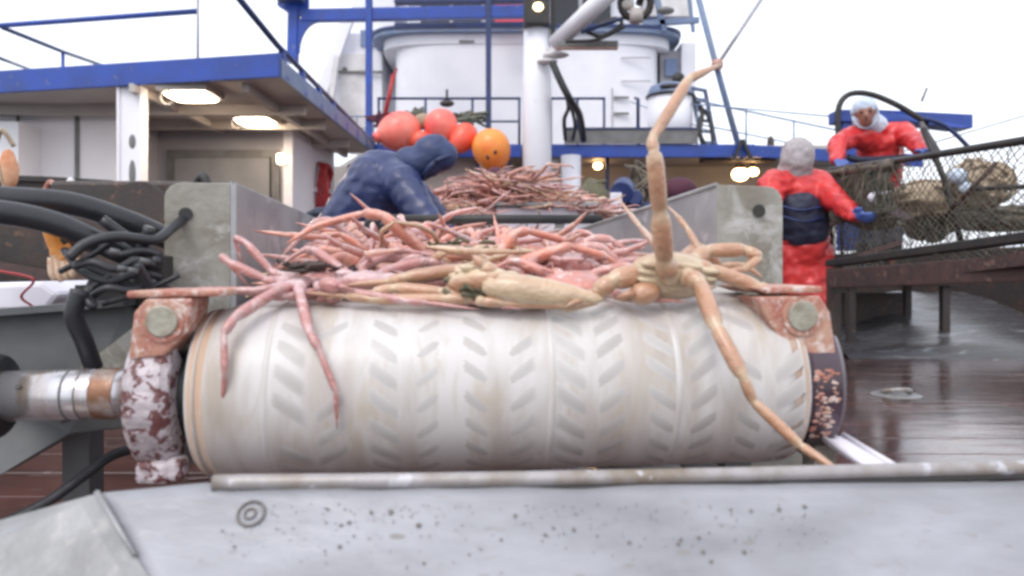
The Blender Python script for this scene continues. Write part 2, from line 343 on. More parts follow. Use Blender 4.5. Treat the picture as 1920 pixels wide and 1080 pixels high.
ceiling_lamp(-3.16, 9.2, .42, .46, 'lit ceiling lamp farther back, above the grey door')
t = thing('wall_lamp', (-3.07, 9.9, 2.2), 'small square lit lamp at the top corner of the grey door', 'lamp')
MB().bb(-3.115, -3.015, 9.90, 9.949, 2.13, 2.24).build('lens', 'lamp', t, bevel=.01); MB().bb(-3.13, -3.0, 9.925, 9.948, 2.10, 2.27).build('lamp_housing', 'ceil', t)

t = thing('pillar', (-3.93, 7.72, 0), 'white slotted pillar carrying the blue roof edge, black at its foot', 'pillar')
x0, x1 = -4.06, -3.83; yy = 7.70
m = MB().bb(x0, x1, yy, yy + .12, 1.56, 2.612).bb(x0 - .008, x0 + .02, yy - .02, yy + .14, 1.56, 2.611).bb(x1 - .02, x1 + .008, yy - .02, yy + .14, 1.56, 2.611); m.build('upper_post', 'wallw', t)
MB().bb(x0 - .03, x1 + .03, yy - .03, yy + .15, 0, 1.555).build('lower_post', 'black', t)
for zz, hh in ((2.04, .075), (1.71, .14)):
    MB().ell(((x0 + x1) / 2 + .03, yy - .003, zz), (.035, .006, hh)).build('slot', 'grey', t)

# stuff standing under and before the deckhouse
t = thing('hydraulic_tank', (-4.5, 6.2, 0), 'dark open steel tank in front of the white deckhouse wall', 'tank')
MB().poly([(-5.2, 6.0, 0), (-3.2, 6.0, 0), (-3.2, 6.0, 1.42), (-3.72, 6.0, 1.44), (-5.1, 6.0, 1.49)], (0, .2, 0)).build('tank_body', 'dark', t, bevel=.01)
MB().bar((-5.1, 5.98, 1.50), (-3.72, 5.98, 1.45), .05, .04).bar((-3.72, 5.98, 1.45), (-3.2, 5.98, 1.42), .05, .04).build('rim', 'black', t)
MB().tube(spl([(-3.74, 5.94, 1.3), (-3.64, 5.9, 1.42), (-3.56, 5.9, 1.22), (-3.52, 5.9, 1.0)]), .02).tube(spl([(-3.66, 5.9, 1.30), (-3.52, 5.9, 1.36), (-3.46, 5.9, 1.1)]), .018).build('pipe', 'rust', t)
MB().ell((-3.50, 5.92, 1.40), (.035, .03, .06)).build('valve', 'whitedull', t)
t = thing('winch', (-1.9, 3.6, 0), 'dark rusty winch housing behind the black hoses', 'winch')
MB().bb(-3.6, -1.35, 3.7, 4.4, 0, 1.06).bb(-2.2, -1.5, 3.55, 3.7, .3, 1.16).build('housing', 'dark', t, bevel=.02)
MB().cyl((-1.75, 3.5, 1.02), (-1.75, 3.72, 1.02), .13).build('drum', 'dark', t); MB().cyl((-2.9, 3.55, .8), (-2.9, 3.7, .8), .2).build('drum', 'dark', t)
MB().bar((-3.6, 3.55, .95), (-1.6, 3.55, .60), .05, .05).bar((-2.6, 3.6, .2), (-1.9, 3.6, 1.1), .06, .05).build('brace', 'rustdark', t)
MB().tube(spl([(-1.5, 3.5, 1.1), (-1.42, 3.45, 1.16), (-1.38, 3.45, .9), (-1.5, 3.45, .7)]), .022).tube(spl([(-1.9, 3.5, .6), (-1.6, 3.4, .7), (-1.4, 3.4, .5)]), .018).build('pipe', 'black', t)
t = thing('canvas_bag', P(15, 350, 4.0) - Vector((0, 0, .1)), 'orange canvas bag hanging at the left edge by the white wall', 'bag')
c = P(16, 318, 4.0)
m = MB(); m.ell(c, (.05, .05, .11), fn=lambda q: Vector((q.x * (1 - .35 * max(0, q.z)), q.y, q.z)) * (1 + .08 * noise.noise(q * 3))); m.build('bag_body', 'bag', t)
MB().tube(spl([c + Vector((-.05, -.03, .13)), c + Vector((0, -.05, .2)), c + Vector((.05, -.03, .12))]), .012).tube(spl([c + Vector((-.02, -.09, .12)), c + Vector((.02, -.10, 0)), c + Vector((.04, -.09, -.13))]), .006).build('strap', 'rope', t)
t = thing('hose_coil', (-2.9, 11.3, 1.4), 'dark red coiled hose hung on the end of the white deckhouse wall', 'hose')
c = Vector((-2.84, 11.2, 1.9)); m = MB()
for k in range(6):
    pts = [c + Vector((.05 * math.sin(a * 3 + k) + k * .012, (.11 + .01 * k) * math.cos(a), (.40 - .012 * k) * math.sin(a))) for a in [2 * math.pi * i / 22 for i in range(23)]]
    m.tube(pts, .034, 8)
m.build('coil', 'redp', t); MB().bb(-2.93, -2.74, 11.05, 11.35, 1.86, 1.92).build('strap', 'whitedull', t)

# roof railing above the deckhouse
t = thing('roof_railing', (-4.5, 8.2, 2.83), 'blue pipe railing on the deckhouse roof, upper left', 'railing')
zr = .75
MB().tube([P(-260, 65, 8.4), P(0, 48, 8.2), P(370, 21, 7.75)], .028).build('top_rail', 'blue', t)
MB().tube([P(5, 52, 8.2), P(118, 97, 9.6), P(190, 122, 10.9)], .024).build('side_rail', 'bluedark', t)
MB().tube([P(-30, 98, 8.8), P(55, 130, 10.9)], .022).build('side_rail', 'bluedark', t)
a = P(118, 97, 9.6); MB().tube([a, (a.x, a.y, 2.78)], .022).build('post', 'blue', t)
a = P(371, 18, 7.75); MB().tube([(a.x, a.y, 3.6), (a.x, a.y, 2.78)], .014).build('post', 'wire', t)
# handrail along the roof's right edge
t = thing('edge_rail', (RX, 9, 2.79), 'dark blue rail running down along the right edge of the deckhouse roof', 'railing')
a, b = Vector((RX + .02, 6.3, 3.20)), Vector((RX + .02, 12.1, 2.82))
pa = P(430, -25, 6.45); pb = P(700, 268, 12.2)
MB().tube([pa, P(520, 85, 7.35), pb], .030).build('rail', 'bluedark', t)
for k in range(7):
    f = k / 6; yy = 7.5 + 4.1 * f; q = P(520, 85, 7.35).lerp(pb, (yy - 7.35) / (12.2 - 7.35))
    MB().bar((RX + .015, yy, 2.62), (q.x, yy, q.z), .05, .10, (0, 1, 0)).build('stanchion', 'blue', t)

# ------------------------------------------------------------------ upper deck across the ship
ud = thing('upper_deck', (1.4, 13, 0), 'raised blue edged deck in front of the wheelhouse', 'deck platform')
MB().poly([(RX, 12.36, 2.68), (.12, 12.36, 2.68), (.62, 12.36, 2.68), (6.4, 12.36, 2.68), (6.6, 19, 2.68), (RX - 3, 19, 2.68)], (0, 0, .08)).build('floor', 'ceil', ud)
MB().bb(RX - .1, .16, 12.28, 12.355, 2.55, 2.765).build('edge_beam', 'blue', ud, bevel=.01)
MB().bb(.60, 4.0, 12.28, 12.355, 2.55, 2.765).build('edge_beam', 'blue', ud, bevel=.01)
MB().bar((4.0, 12.31, 2.655), (6.6, 12.0, 2.45), .07, .2).build('edge_beam', 'blue', ud, bevel=.01)
MB().bb(.86, 3.05, 12.24, 12.275, 2.768, 3.0).build('toe_board', 'grey', ud)
MB().bb(.86, 3.05, 12.22, 12.28, 3.0, 3.03).build('toe_cap', 'bluedark', ud)
MB().bb(-4.6, 6.2, 14.3, 14.4, 0, 2.67).build('wall', 'ceil', ud)
MB().bb(-1.6, -.2, 12.5, 12.6, 1.55, 2.55).build('panel', 'ceil', ud)
MB().bb(.98, 1.08, 13.0, 13.1, 0, 2.67).bb(1.62, 1.68, 12.9, 12.96, 0, 2.67).build('post', 'bluedark', ud)
MB().bb(.62, .77, 12.4, 12.5, 0, 2.54).build('post', 'ceil', ud)
MB().bb(-.6, -.52, 12.4, 12.5, 1.5, 2.54).bb(-.12, -.02, 12.4, 12.5, 1.5, 2.54).build('post', 'bluedark', ud)
MB().bb(1.85, 2.5, 14.2, 14.29, 2.0, 2.18).bb(3.2, 4.9, 13.8, 14.29, .5, 2.2).build('locker', 'shade', ud)
t = thing('mooring_post', (.97, 12.2, 0), 'short thick white post under the blue deck edge beside the mast', 'post')
MB().cyl((.95, 12.05, 0), (.95, 12.05, 2.54), .16, 24).build('column', 'white', t); MB().cyl((.95, 12.05, 0), (.95, 12.05, .05), .22, 24).build('base', 'white', t)
def bulb(px, py, D, r, lab, mm='lamphot'):
    c = P(px, py, D); t = thing('work_lamp', c, lab, 'lamp', 'orange lamps under the upper deck')
    MB().ell(c, (r * 1.3, r, r)).build('bulb', mm, t)
    MB().cyl(c + Vector((0, .02, r * .8)), c + Vector((0, .02, r * .8 + .08)), r * .7).build('lamp_base', 'black', t)
bulb(1121, 311, 13.6, .06, 'small lit orange lamp under the upper deck, right of the white post')
bulb(1388, 327, 12.8, .11, 'larger glaring orange lamp under the upper deck, left of the red jacketed worker')
bulb(1412, 322, 12.9, .07, 'dimmer orange lamp right beside the glaring one')

# railing of the upper deck
def railing(name, pts, top, lab, mid=True, nposts=3, m_='bluedark', r=.022):
    t = thing(name, pts[0], lab, 'railing')
    a, b = Vector(pts[0]), Vector(pts[-1])
    MB().tube([a + Vector((0, 0, top)), b + Vector((0, 0, top))], r).build('top_rail', m_, t)
    if mid: MB().tube([a + Vector((0, 0, top * .5)), b + Vector((0, 0, top * .5))], r * .8).build('middle_rail', m_, t)
    for k in range(nposts):
        p = a.lerp(b, k / (nposts - 1)); MB().tube([p, p + Vector((0, 0, top + .02))], r).build('post', m_, t)
    return t
railing('railing', [(-2.2, 12.32, 2.765), (.12, 12.32, 2.765)], .76, 'dark blue railing behind the orange buoys, left of the mast', nposts=4)
railing('railing', [(.64, 12.32, 2.765), (1.52, 12.32, 2.765)], .76, 'dark railing section on the upper deck just right of the mast', nposts=3, mid=False)
t = thing('railing', (2.08, 12.32, 2.765), 'single dark rail post beside the white locker', 'railing'); MB().tube([(2.08, 12.32, 2.765), (2.08, 12.32, 3.52), (2.02, 12.32, 3.53)], .03).build('post', 'bluedark', t)
railing('railing', [(3.1, 12.5, 2.75), (6.6, 13.2, 2.2)], .78, 'thin blue railing stretching right from the white locker', nposts=5, r=.016, m_='bluegrey')
# thin net / rope clutter hung on the left railing
for k, (px, mm) in enumerate(((715, 'maroonc'), (785, 'netg'), (835, 'net'), (885, 'netg'))):
    c = P(px, 205 + random.uniform(0, 14), 12.15); m = MB()
    for j in range(14):
        q = [c + Vector((random.gauss(0, .11), random.uniform(-.06, .04), random.gauss(-.05, .05))) for _ in range(5)]
        m.tube(spl(q, 4), .022, 6)
    o = m.build('rope_bundle', mm); tag(o, ['dark maroon rope bundle tied at the blue corner post', 'green rope bundle behind the leftmost pink buoy', 'dark rope knot tied on the railing over the pink buoys', 'green rope bundle on the railing above the small red buoy'][k], 'rope', 'rope bundles on the railing')
o = MB().tube([P(838, 196, 12.2), P(838, 168, 12.2)], .02).ell(P(838, 194, 12.2), (.12, .06, .06)).build('signal_lamp', 'black'); tag(o, 'little black lamp on a stem standing on the railing', 'lamp')
o = MB().cyl(P(722, 215, 12.1), P(738, 140, 12.1), .035, 10).cyl(P(736, 150, 12.1), P(744, 128, 12.1), .02, 8).build('fire_axe', 'redp'); tag(o, 'thin red handled pole leaning at the blue gantry post', 'pole')

# ------------------------------------------------------------------ wheelhouse
wh = thing('wheelhouse', (.2, 15.5, 2.76), 'large white round fronted wheelhouse with blue visor behind the mast', 'wheelhouse')
def plan(cx, hx, y0, dep, ex=5.5, n=28):
    o = []
    for i in range(n + 1):
        a = math.pi * (1 - i / n); ca, sa = math.cos(a), math.sin(a)
        o.append((cx + hx * math.copysign(abs(ca) ** (2 / ex), ca), y0 + dep - dep * abs(sa) ** (2 / ex)))
    return o
def prism(pl, z0, z1, yb):
    pts = [(x, y, z0) for x, y in pl] + [(pl[-1][0], yb, z0), (pl[0][0], yb, z0)]
    return MB().poly(pts, (0, 0, z1 - z0))
prism(plan(.28, 2.55, 13.9, 1.3), 2.76, 5.09, 18).build('front_wall', 'white', wh)
prism(plan(.28, 2.98, 13.75, 1.5), 5.09, 5.165, 18).build('visor', 'bluegrey', wh)
prism(plan(.28, 3.0, 13.73, 1.5), 5.166, 5.22, 18).build('visor_trim', 'bluedark', wh)
prism(plan(.28, 2.80, 13.88, 1.5), 4.90, 5.088, 18).build('visor_skirt', 'white', wh)
prism(plan(.2, 2.3, 14.3, 1.1), 5.221, 5.35, 18).build('sill', 'bluedark', wh)
pl = plan(.2, 2.25, 14.35, 1.1); prism(pl, 5.35, 6.3, 18).build('upper_wall', 'white', wh)
for k in range(6):
    x = -1.75 + k * .62
    MB().poly([(x, 14.28, 5.4), (x + .54, 14.28, 5.4), (x + .54, 14.28, 6.1), (x, 14.28, 6.1)], (0, .06, 0)).build('window', 'glassdark', wh)
MB().bb(-2.2, 2.4, 14.05, 18, 6.3, 6.42).build('roof', 'blue', wh)
for px, py in ((1165, 183), (1165, 213), (875, 78)):
    p = P(px, py, 13.88); MB().bb(p.x - .14, p.x + .14, 13.86, 13.90, p.z - .02, p.z + .02).build('vent_slit', 'grey', wh)
m = MB()
for px in (1148,): p = P(px, 200, 13.88); m.bb(p.x - .008, p.x + .008, 13.87, 13.90, p.z - .45, p.z + .35)
for py in (108, 152): p = P(1190, py, 13.88); m.bb(p.x - .25, p.x + .3, 13.87, 13.90, p.z - .008, p.z + .008)
m.build('seam', 'shade', wh)
o = MB().poly([P(928, -25, 13.2), P(984, -25, 13.2), P(984, 42, 13.2), P(928, 42, 13.2)], (0, .06, 0)).build('signal_board', 'redf'); tag(o, 'red board hung at the wheelhouse windows beside the mast head', 'board')
# left stair tower
tw = thing('stair_tower', (-3, 15.5, 2.76), 'narrow white tower with sloping leg and door left of the wheelhouse', 'tower')
MB().poly([P(640, 62, 15), P(716, 62, 15), P(716, 262, 15), P(618, 262, 15)], (0, 2, 0)).build('wall', 'white', tw)
MB().poly([P(660, -40, 15.2), P(740, -40, 15.2), P(740, 62, 15.2), P(660, 62, 15.2)], (0, 2, 0)).build('upper_wall', 'white', tw)
MB().bar(P(652, 38, 14.8), P(598, 190, 14.8), .22, .14, (0, 1, 0)).build('brace', 'white', tw)
MB().bar(P(632, 105, 14.6), P(612, 250, 14.6), .10, .10, (0, 1, 0)).build('brace', 'whitedull', tw)
p = P(692, 72, 14.97); MB().bb(p.x - .17, p.x + .17, 14.95, 14.99, p.z - .16, p.z + .16).build('window', 'bluegrey', tw)
p = P(664, 170, 14.97)
d = MB().bb(p.x - .28, p.x + .28, 14.95, 14.99, p.z - .8, p.z + .75).build('door', 'whitedull', tw, bevel=.02)
MB().ell((p.x - .18, 14.94, p.z + .42), (.05, .02, .05)).build('handle', 'grey', d)
MB().bb(-3.6, -2.6, 14.9, 14.95, 4.62, 4.66).build('ledge', 'grey', tw)
# clutter rail by tower
railing('railing', [P(608, 262, 13.5), P(700, 262, 13.5)], .42, 'pale low railing at the foot of the stair tower', nposts=4, m_='bluegrey', r=.012)

# ------------------------------------------------------------------ blue gantry
g = thing('gantry', (-2.3, 12.4, 2.76), 'blue steel gantry frame of square posts and crossbeam before the wheelhouse', 'gantry')
for px, y0, y1, wd in ((692, -30, 292, .105), (916, -30, 240, .09)):
    a, b = P(px, y0, 12.2), P(px, y1, 12.2); MB().bar(a, b, wd, wd, (0, 1, 0)).build('post', 'blue' if px < 700 else 'bluedark', g, bevel=.008)
MB().bar(P(566, 30, 12.25), P(1010, 22, 12.25), .14, .20).build('crossbeam', 'blue', g, bevel=.01)
MB().bar(P(740, 2, 12.3), P(1010, -2, 12.3), .16, .12).build('crossbeam', 'bluedark', g, bevel=.01)
MB().bar(P(740, 50, 13.0), P(1000, 47, 13.0), .12, .10).build('crossbeam', 'bluedark', g, bevel=.01)
a, b = P(552, -30, 12.25), P(549, 118, 12.25); MB().bar(a, b, .16, .16, (0, 1, 0)).build('leg', 'blue', g, bevel=.01)
# knee plate with a rounded cut
arc = [P(600 - 0 - 34 * math.sin(t_) + 0, 36 + 62 * (1 - math.cos(t_)), 12.2) for t_ in [math.pi / 2 * i / 10 for i in range(11)]]
MB().poly([P(556, 34, 12.2)] + [P(600, 34, 12.2)] + [P(598 - 38 * math.sin(t_), 40 + 58 * (1 - math.cos(t_)), 12.2) for t_ in [math.pi / 2 * i / 10 for i in range(11)]] + [P(556, 98, 12.2)], (0, .08, 0)).build('knee_plate', 'blue', g)
MB().poly([P(520, -10, 12.2), P(578, -10, 12.2), P(578, 10, 12.2), P(556, 34, 12.2), P(520, 10, 12.2)], (0, .08, 0)).build('knee_plate', 'blue', g)
o = MB().bb(P(545, -5, 12).x - .2, P(545, -5, 12).x + .2, 11.9, 12.1, P(0, 2, 12).z, P(0, -40, 12).z).build('flood_lamp', 'bluedark'); tag(o, 'dark flood lamp box atop the left leg of the blue gantry', 'lamp')

# ------------------------------------------------------------------ mast, boom
ms = thing('mast', (.33, 11.2, 0), 'thick white mast rising from the deck at the centre', 'mast')
MB().tube([P(1007, 640, 11.2), P(1007, 160, 11.2), P(1007, 56, 11.2)], [.215, .215, .20], 28).build('column', 'white', ms)
MB().tube([P(1007, 56, 11.2), P(1007, 50, 11.2)], [.23, .12], 24).build('cap', 'whitedull', ms)
p = P(1006, 18, 11.0); MB().bb(p.x - .19, p.x + .19, 10.9, 11.15, p.z - .24, p.z + .35).build('lamp_box', 'black', ms, bevel=.02)
MB().ell((p.x + .02, 10.88, p.z), (.075, .03, .065)).build('lamp_lens', 'lampspot', ms)
MB().bar(P(1037, -30, 11.1), P(1037, 85, 11.1), .06, .08, (0, 1, 0)).build('bracket', 'black', ms)
m = MB().ell(P(1042, 103, 10.95), (.20, .12, .05)).ell(P(1026, 115, 10.95), (.16, .1, .035)).tube([P(1025, 96, 11), P(1050, 100, 11)], .06); m.build('bracket', 'whitedull', ms)
bo = thing('crane_boom', P(1040, 82, 10.8), 'white tubular crane boom slanting up to the right from the mast', 'boom')
MB().cyl(P(1042, 82, 10.8), P(1170, -40, 9.8), .125, 24).build('arm', 'white', bo)
MB().bar(P(1045, 84, 10.6), P(1158, 84, 10.6), .12, .09).build('lower_arm', 'grey', bo, bevel=.01)
MB().bar(P(1045, 91, 10.6), P(1158, 91, 10.6), .10, .02).build('lower_arm_edge', 'rust', bo)
MB().tube(spl([P(1100, 60, 10.5), P(1130, 68, 10.5), P(1165, 45, 10.5), P(1150, 35, 10.5), P(1110, 55, 10.5)]), .028).tube(spl([P(1060, 78, 10.4), P(1120, 74, 10.4), P(1172, 50, 10.4)]), .024).build('hose', 'black', bo)
MB().tube([P(1090, 60, 10.4), P(1180, 30, 10.4)], .03).build('hose', 'bluedark', bo)
t = thing('pulley_block', P(1190, 10, 10), 'dark pulley block hanging at the top centre right', 'pulley')
c = P(1192, 6, 10); m = MB().ring(c, (0, 1, .2), .20, .05); m.build('sheave', 'black', t); MB().cyl(c + Vector((0, -.04, -.1)), c + Vector((0, -.04, -.27)), .09, 14).ell(c + Vector((-.12, 0, -.02)), (.1, .06, .08)).build('hook', 'ceil', t)
MB().cyl(c + Vector((.05, .05, 0)), c + Vector((.35, .1, .9)), .05, 10).build('hanger', 'black', t)
# hoses down the mast
hs = thing('hydraulic_hoses', P(1070, 240, 10.9), 'black hydraulic hoses curving down from the mast to the upper deck', 'hoses')
MB().tube(spl([P(1036, 118, 10.9), P(1050, 150, 10.85), P(1068, 185, 10.9), P(1086, 215, 11.3), P(1094, 262, 12.1)]), .055, 12).build('hose', 'rubber', hs)
MB().tube(spl([P(1058, 165, 10.9), P(1066, 200, 11.3), P(1058, 225, 11.7), P(1060, 262, 12.1)]), .032, 8).build('hose', 'rubber', hs)
MB().tube(spl([P(1062, 175, 10.9), P(1072, 205, 11.3), P(1078, 235, 11.7), P(1074, 262, 12.1)]), .028, 8).build('hose', 'rubber', hs)

# ------------------------------------------------------------------ right side of the upper deck
lk = thing('deck_locker', (2.6, 12.6, 2.76), 'white cylindrical drum locker with dark domed lid on the upper deck', 'locker')
c = P(1256, 290, 12.7); MB().cyl((c.x, 12.7, 2.76), (c.x, 12.7, P(0, 184, 12.7).z), .375, 32).build('drum', 'white', lk)
z = P(0, 184, 12.7).z; MB().tube([(c.x, 12.7, z), (c.x, 12.7, z + .05), (c.x, 12.7, z + .18), (c.x, 12.7, z + .23)], [.385, .39, .34, .22], 28).build('lid', 'bluegrey', lk)
MB().ring((c.x, 12.7, z + .02), (0, 0, 1), .39, .022, 32).build('lid_rim', 'black', lk)
MB().ell((c.x - .05, 12.36, z + .12), (.2, .06, .05)).build('lid_opening', 'black', lk)
ld = thing('ladder', (3.5, 12.6, 2.76), 'blue grey stair ladder beside the white drum locker', 'ladder')
MB().bar(P(1296, 165, 12.9), P(1320, 288, 12.4), .04, .10, (0, 1, 0)).build('rail', 'bluedark', ld); MB().bar(P(1322, 170, 12.9), P(1345, 288, 12.4), .04, .10, (0, 1, 0)).build('rail', 'bluedark', ld)
for k in range(7):
    f = k / 6; a = P(1296, 165, 12.9).lerp(P(1320, 288, 12.4), f); b = P(1322, 170, 12.9).lerp(P(1345, 288, 12.4), f); MB().bar(a, b, .14, .03).build('step', 'bluegrey', ld)
bs = thing('equipment_stack', P(1265, 150, 14), 'grey blue equipment cabinets on the right wing of the wheelhouse', 'equipment')
MB().poly([P(1238, 95, 14.5), P(1300, 95, 14.5), P(1300, 160, 14.5), P(1238, 160, 14.5)], (0, .8, 0)).build('cabinet', 'shade', bs)
MB().poly([P(1248, 110, 14.4), P(1270, 110, 14.4), P(1270, 142, 14.4), P(1248, 142, 14.4)], (0, .08, 0)).build('panel', 'bluegrey', bs)
MB().poly([P(1278, 80, 14.4), P(1305, 80, 14.4), P(1305, 250, 14.4), P(1278, 250, 14.4)], (0, .5, 0)).build('cabinet', 'white', bs)
MB().ell(P(1272, 148, 13.5), (.12, .1, .12)).tube([P(1272, 150, 13.5), P(1284, 175, 13.5)], .03).build('lamp_head', 'black', bs)
MB().bar(P(1205, 45, 13.9), P(1310, 38, 13.9), .1, .1).bar(P(1228, -20, 13.9), P(1245, 60, 13.9), .1, .1, (0, 1, 0)).bar(P(1290, -20, 13.9), P(1300, 60, 13.9), .06, .06, (0, 1, 0)).build('frame', 'bluegrey', bs)
MB().ell(P(1248, 20, 13.6), (.16, .12, .07)).build('lamp_head', 'grey', bs)
MB().poly([P(1205, -30, 14.6), P(1300, -30, 14.6), P(1300, 30, 14.6), P(1205, 30, 14.6)], (0, .3, 0)).build('cabinet', 'whitedull', bs)
st = thing('stay_mast', P(1345, 290, 12.4), 'slender pale stay mast crossing to the upper right against the sky', 'mast')
MB().tube([P(1300, -40, 12.4), P(1342, 120, 12.4), P(1392, 300, 12.4)], .05, 10).build('pole', 'bluegrey', st)
MB().cyl(P(1345, 122, 12.3), P(1440, -20, 12.3), .032, 10).build('stay', 'wire', st)
MB().ell(P(1345, 121, 12.3), (.10, .08, .10)).build('joint', 'rust', st)
MB().bar(P(1375, 300, 12.2), P(1392, 262, 12.2), .05, .05, (0, 1, 0)).bar(P(1410, 300, 12.2), P(1392, 262, 12.2), .05, .05, (0, 1, 0)).build('foot', 'black', st)
o = MB().poly([P(1322, 288, 12.6), P(1352, 276, 12.6), P(1450, 276, 12.6), P(1460, 290, 12.6), P(1455, 302, 12.6), P(1322, 300, 12.6)], (0, .4, 0)).ell(P(1445, 268, 12.7), (.06, .06, .12)).build('deck_winch', 'dark'); tag(o, 'low dark winch along the blue deck edge at the foot of the stay mast', 'winch')
o = MB().tube(spl([P(1300, 180, 12.6), P(1316, 210, 12.5), P(1312, 250, 12.4), P(1330, 285, 12.4)]), .04, 8).tube(spl([P(1306, 190, 12.5), P(1330, 225, 12.5), P(1338, 285, 12.4)]), .03, 8).build('hose_bundle', 'black'); tag(o, 'dark hose bundle hanging between the drum locker and the stay mast', 'hoses')
for k, (a, b, r) in enumerate((((1240, 190, 12.8), (1600, 222, 11), .012), ((1180, 190, 13.2), (1330, 245, 12.4), .010))):
    o = MB().tube([P(*a), P(*b)], r, 6).build('cable', 'bluegrey'); tag(o, ['long thin blue cable running right from the locker to the block frame', 'short thin cable sloping down behind the drum locker'][k], 'cable')
# ================================================================== CONVEYOR
cv = thing('conveyor', (0, 1.6, 0), 'belt conveyor with white chevron belt and steel hopper plates heaped with crabs', 'conveyor')
A = Vector((-.540, 1.395, .518)); B = Vector((.500, 1.455, .534)); RR = .158
ax = (B - A).normalized(); LEN = (B - A).length
upv = (Vector((0, 0, 1)) - ax * ax.z).normalized(); fwd = ax.cross(upv); fwd = fwd if fwd.y < 0 else -fwd     # toward the eye
BACKL = 1.75; SLOPE = .075
def belt_pt(s, u, off=0):
    "s metres along the belt from the top back, u metres across; off = height over the belt"
    r = RR + off
    if s < BACKL: d = BACKL - s; p = upv * (r + 0 + d * SLOPE) - fwd * d
    elif s < BACKL + math.pi * RR: a = (s - BACKL) / RR; p = upv * math.cos(a) * r + fwd * math.sin(a) * r
    else: d = s - BACKL - math.pi * RR; p = -upv * r - fwd * d
    return A + ax * u + p
SM = BACKL + math.pi * RR + 1.5
ss = [BACKL * i / 20 for i in range(20)] + [BACKL + math.pi * RR * i / 48 for i in range(49)] + [BACKL + math.pi * RR + 1.5 * i / 10 for i in range(1, 11)]
def crown(u): # belt shoulders round off at the drum's ends
    e = min(u, LEN - u); return -.012 * max(0, 1 - e / .045) ** 2
us = [LEN * i / 60 for i in range(61)]
us = [0, .008, .018, .03] + [x for x in us if .03 < x < LEN - .03] + [LEN - .03, LEN - .018, LEN - .008, LEN]
m = MB(); n = len(us); vs = []
for s in ss:
    for u in us:
        vs.append(belt_pt(s, u, crown(u) + .0012 * noise.noise(Vector((u * 9, s * 1.5, 0)))))
m.add(vs, [(j * n + i, j * n + i + 1, (j + 1) * n + i + 1, (j + 1) * n + i) for j in range(len(ss) - 1) for i in range(n - 1)], True)
belt = m.build('belt', 'belt', cv)
# chevron cleats, low moulded bars
m = MB(); PITCH = .047; ncol = 6; s = BACKL - .10
while s < BACKL + math.pi * RR + .1:
    for c in range(ncol):
        uc = LEN * (.185 + .1525 * c) if c < 5 else LEN * .94
        for sg in (-1, 1):
            rr = random.random()
            if rr < .05 or (c in (0, 5) and rr < .3): continue
            pts = []
            K = 6
            for k in range(K + 1):
                f = k / K; u = uc + sg * (.005 + .060 * f); q = s - .042 * f + (rr - .5) * .005
                pts.append((q, u))
            vs = []
            for (q, u) in pts:
                f = ((u - uc) / sg - .005) / .060
                hgt = .0011 * max(0, 1 - abs(2 * f - 1) ** 2) - .0004
                for dq, off in ((-.0165, -.0004), (-.008, hgt * .6), (0, hgt), (.008, hgt * .6), (.0165, -.0004)): vs.append(belt_pt(q + dq, u, off))
            ln_ = len(m.v); m.add(vs, [(5 * i + j, 5 * i + j + 1, 5 * i + 6 + j, 5 * i + 5 + j) for i in range(K) for j in range(4)], True)
            base_ = random.uniform(.05, .45)
            for i in range(K + 1):
                for j in range(5): m.t[ln_ + 5 * i + j] = 1.0 if (j in (0, 4) or i in (0, K)) else (base_ if j == 2 else base_ + .15)
    s += PITCH
m.build('chevron_cleats', 'cleat', belt)
# splice seams: thin raised welded bands round the belt
for u0 in (.60, .115, .82):
    m = MB()
    vs = []; S2 = [BACKL - .05 + (math.pi * RR + .1) * i / 50 for i in range(51)]
    for q in S2:
        w_ = .003 * math.sin(q * 14)
        for du, off in ((-.006, -.0004), (-.003, .0016), (.003, .0016), (.006, -.0004)): vs.append(belt_pt(q, u0 + w_ + du, off))
    m.add(vs, [(4 * i + j, 4 * i + j + 1, 4 * i + 5 + j, 4 * i + 4 + j) for i in range(50) for j in range(3)], True)
    m.build('belt_seam', 'belt', belt)
# drum and its rims
dr = MB().cyl(A - ax * .012, B + ax * .012, RR - .006, 64).build('drum', 'rim', cv)
m = MB(); m.tube([A - ax * .024, A - ax * .018, A + ax * .0], [RR - .030, RR - .012, RR - .004], 64); m.build('drum_rim', 'belt', dr)
m = MB(); m.tube([B + ax * .024, B + ax * .018, B - ax * .0], [RR - .030, RR - .012, RR - .004], 64); m.build('drum_rim', 'belt', dr)
MB().cyl(A - ax * .13, A, .085, 32).build('hub', 'rubber', dr); MB().cyl(B, B + ax * .10, .085, 32).build('hub', 'rubber', dr)
sh = MB().cyl(A - ax * .42, A - ax * .1, .046, 32).build('shaft', 'chrome', cv)
MB().tube([A - ax * .275, A - ax * .271], .0470, 32).tube([A - ax * .25, A - ax * .247], .0470, 32).build('shaft_groove', 'grey', sh)
MB().cyl(A - ax * .345 + fwd * .040 + upv * .022, A - ax * .345 + fwd * .0425 + upv * .0235, .005, 10).build('grease_hole', 'black', sh)
MB().tube([A - ax * .225, A - ax * .222, A - ax * .185, A - ax * .182], [.046, .0466, .0466, .046], 32).build('rust_band', 'shaftrust', sh)
# seal in the grey frame at the far left
MB().tube([A - ax * .455, A - ax * .445, A - ax * .402, A - ax * .396], [.085, .088, .076, .05], 36).build('shaft_seal', 'rubber', cv)

